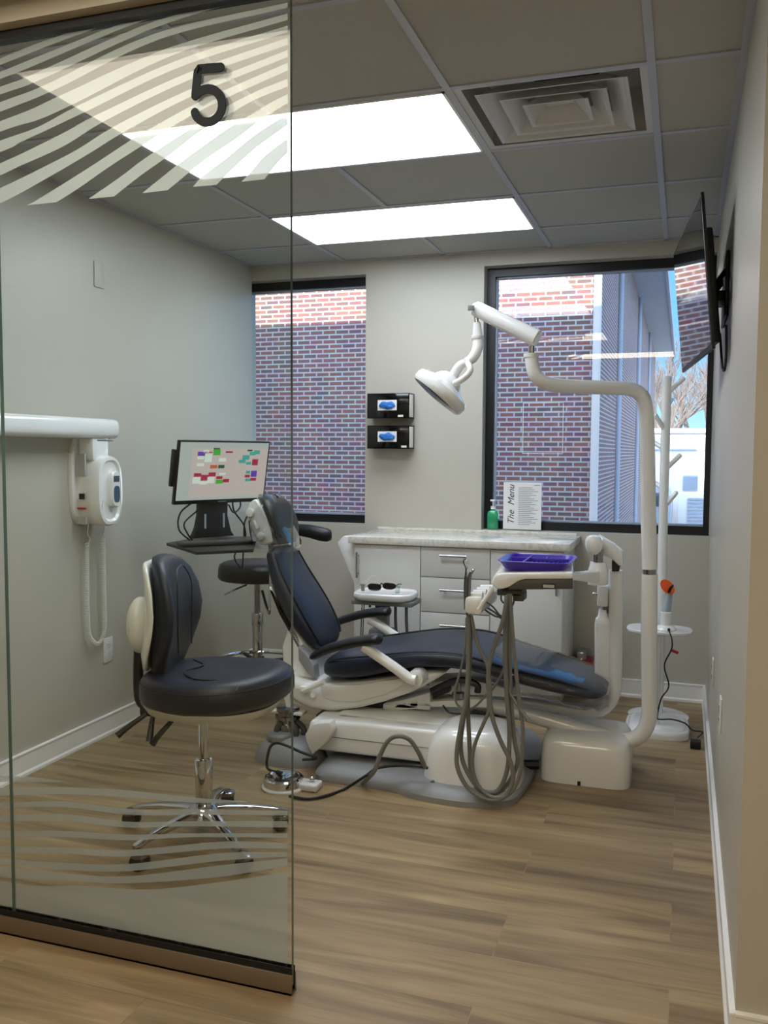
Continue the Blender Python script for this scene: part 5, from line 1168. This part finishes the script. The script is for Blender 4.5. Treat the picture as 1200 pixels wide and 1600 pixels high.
# ------------------------------------------------------------------ sharps container
mx3, hw3, my3, z0 = -.500, .058, 4.955, .115
t = thing('sharps_container', (mx3, my3, z0), 'red sharps container with clear lid hung on the wall right of the cabinet', 'container')
b = NB(); rings = [[Vector((mx3+u*k, my3+v*k, z0+z)) for u, v in srect(0, 0, hw3, .070, 6, 32)] for z, k in ((0, .86), (.005, .88), (.090, .99), (.098, 1.03), (.102, 1.03))]
loft(b, rings); OB('tub', b, 'red_plastic', t)
b = NB(); rings = [[Vector((mx3+u*k, my3+v*k, z0+z)) for u, v in srect(0, 0, hw3, .070, 5, 32)] for z, k in ((.102, 1.02), (.109, 1.0), (.125, .85), (.150, .72), (.155, .5))]
loft(b, rings); OB('lid', b, 'clear_plastic', t)
b = NB(); box(b, (mx3-.03, mx3+.02), (my3-.03, my3+.04), (z0+.08, z0+.14), .01); OB('inner_flap', b, 'label_grey', t)
b = NB(); box(b, (mx3-.045, mx3+.045), (YB-.016, YB-.001), (z0-.012, z0+.09), .002); box(b, (mx3-.045, mx3+.045), (my3-.05, YB-.002), (z0-.012, z0-.001), .002); OB('wall_bracket', b, 'plastic_white', t)

# ------------------------------------------------------------------ light and render
S = bpy.context.scene
w = bpy.data.worlds.new('sky'); S.world = w; w.use_nodes = True; nt = w.node_tree
bg = nt.nodes['Background']; N = nt.nodes.new; L = nt.links.new
tc = N('ShaderNodeTexCoord'); sp = N('ShaderNodeSeparateXYZ'); L(tc.outputs['Generated'], sp.inputs[0])
rp = N('ShaderNodeValToRGB'); e = rp.color_ramp.elements; L(sp.outputs['Z'], rp.inputs['Fac'])
e[0].position = 0; e[0].color = (.36, .60, .80, 1); e[1].position = .75; e[1].color = (.06, .17, .46, 1)
k = rp.color_ramp.elements.new(.10); k.color = (.16, .42, .74, 1)
dt = N('ShaderNodeVectorMath'); dt.operation = 'DOT_PRODUCT'; L(tc.outputs['Generated'], dt.inputs[0]); dt.inputs[1].default_value = Vector((-.12, -1, .48)).normalized()
mr = N('ShaderNodeMapRange'); mr.inputs['From Min'].default_value = -.1; mr.inputs['From Max'].default_value = 1; L(dt.outputs['Value'], mr.inputs['Value'])
ad = N('ShaderNodeMix'); ad.data_type = 'RGBA'; ad.inputs[7].default_value = (1.9, 2.3, 3.1, 1); L(mr.outputs[0], ad.inputs[0]); L(rp.outputs['Color'], ad.inputs[6])
L(ad.outputs[2], bg.inputs['Color']); bg.inputs['Strength'].default_value = 1.0
sun = bpy.data.lights.new('sun', 'SUN'); sun.energy = 5.2; sun.angle = math.radians(.6); sun.color = (1, .95, .86)
so = bpy.data.objects.new('sun', sun); C.objects.link(so)
dv = Vector((.12, 1, -.48)).normalized(); so.rotation_euler = dv.to_track_quat('-Z', 'Y').to_euler(); so.location = (-10, -20, 12)
S.view_settings.view_transform = 'Standard'; S.view_settings.look = 'None'; S.view_settings.gamma = 1; S.view_settings.exposure = .95
S.view_settings.use_curve_mapping = False
cyc = S.cycles; cyc.max_bounces = 9; cyc.diffuse_bounces = 5; cyc.glossy_bounces = 4; cyc.transmission_bounces = 6; cyc.transparent_max_bounces = 16
cyc.caustics_reflective = False; cyc.caustics_refractive = False; cyc.sample_clamp_indirect = 4; cyc.use_denoising = True
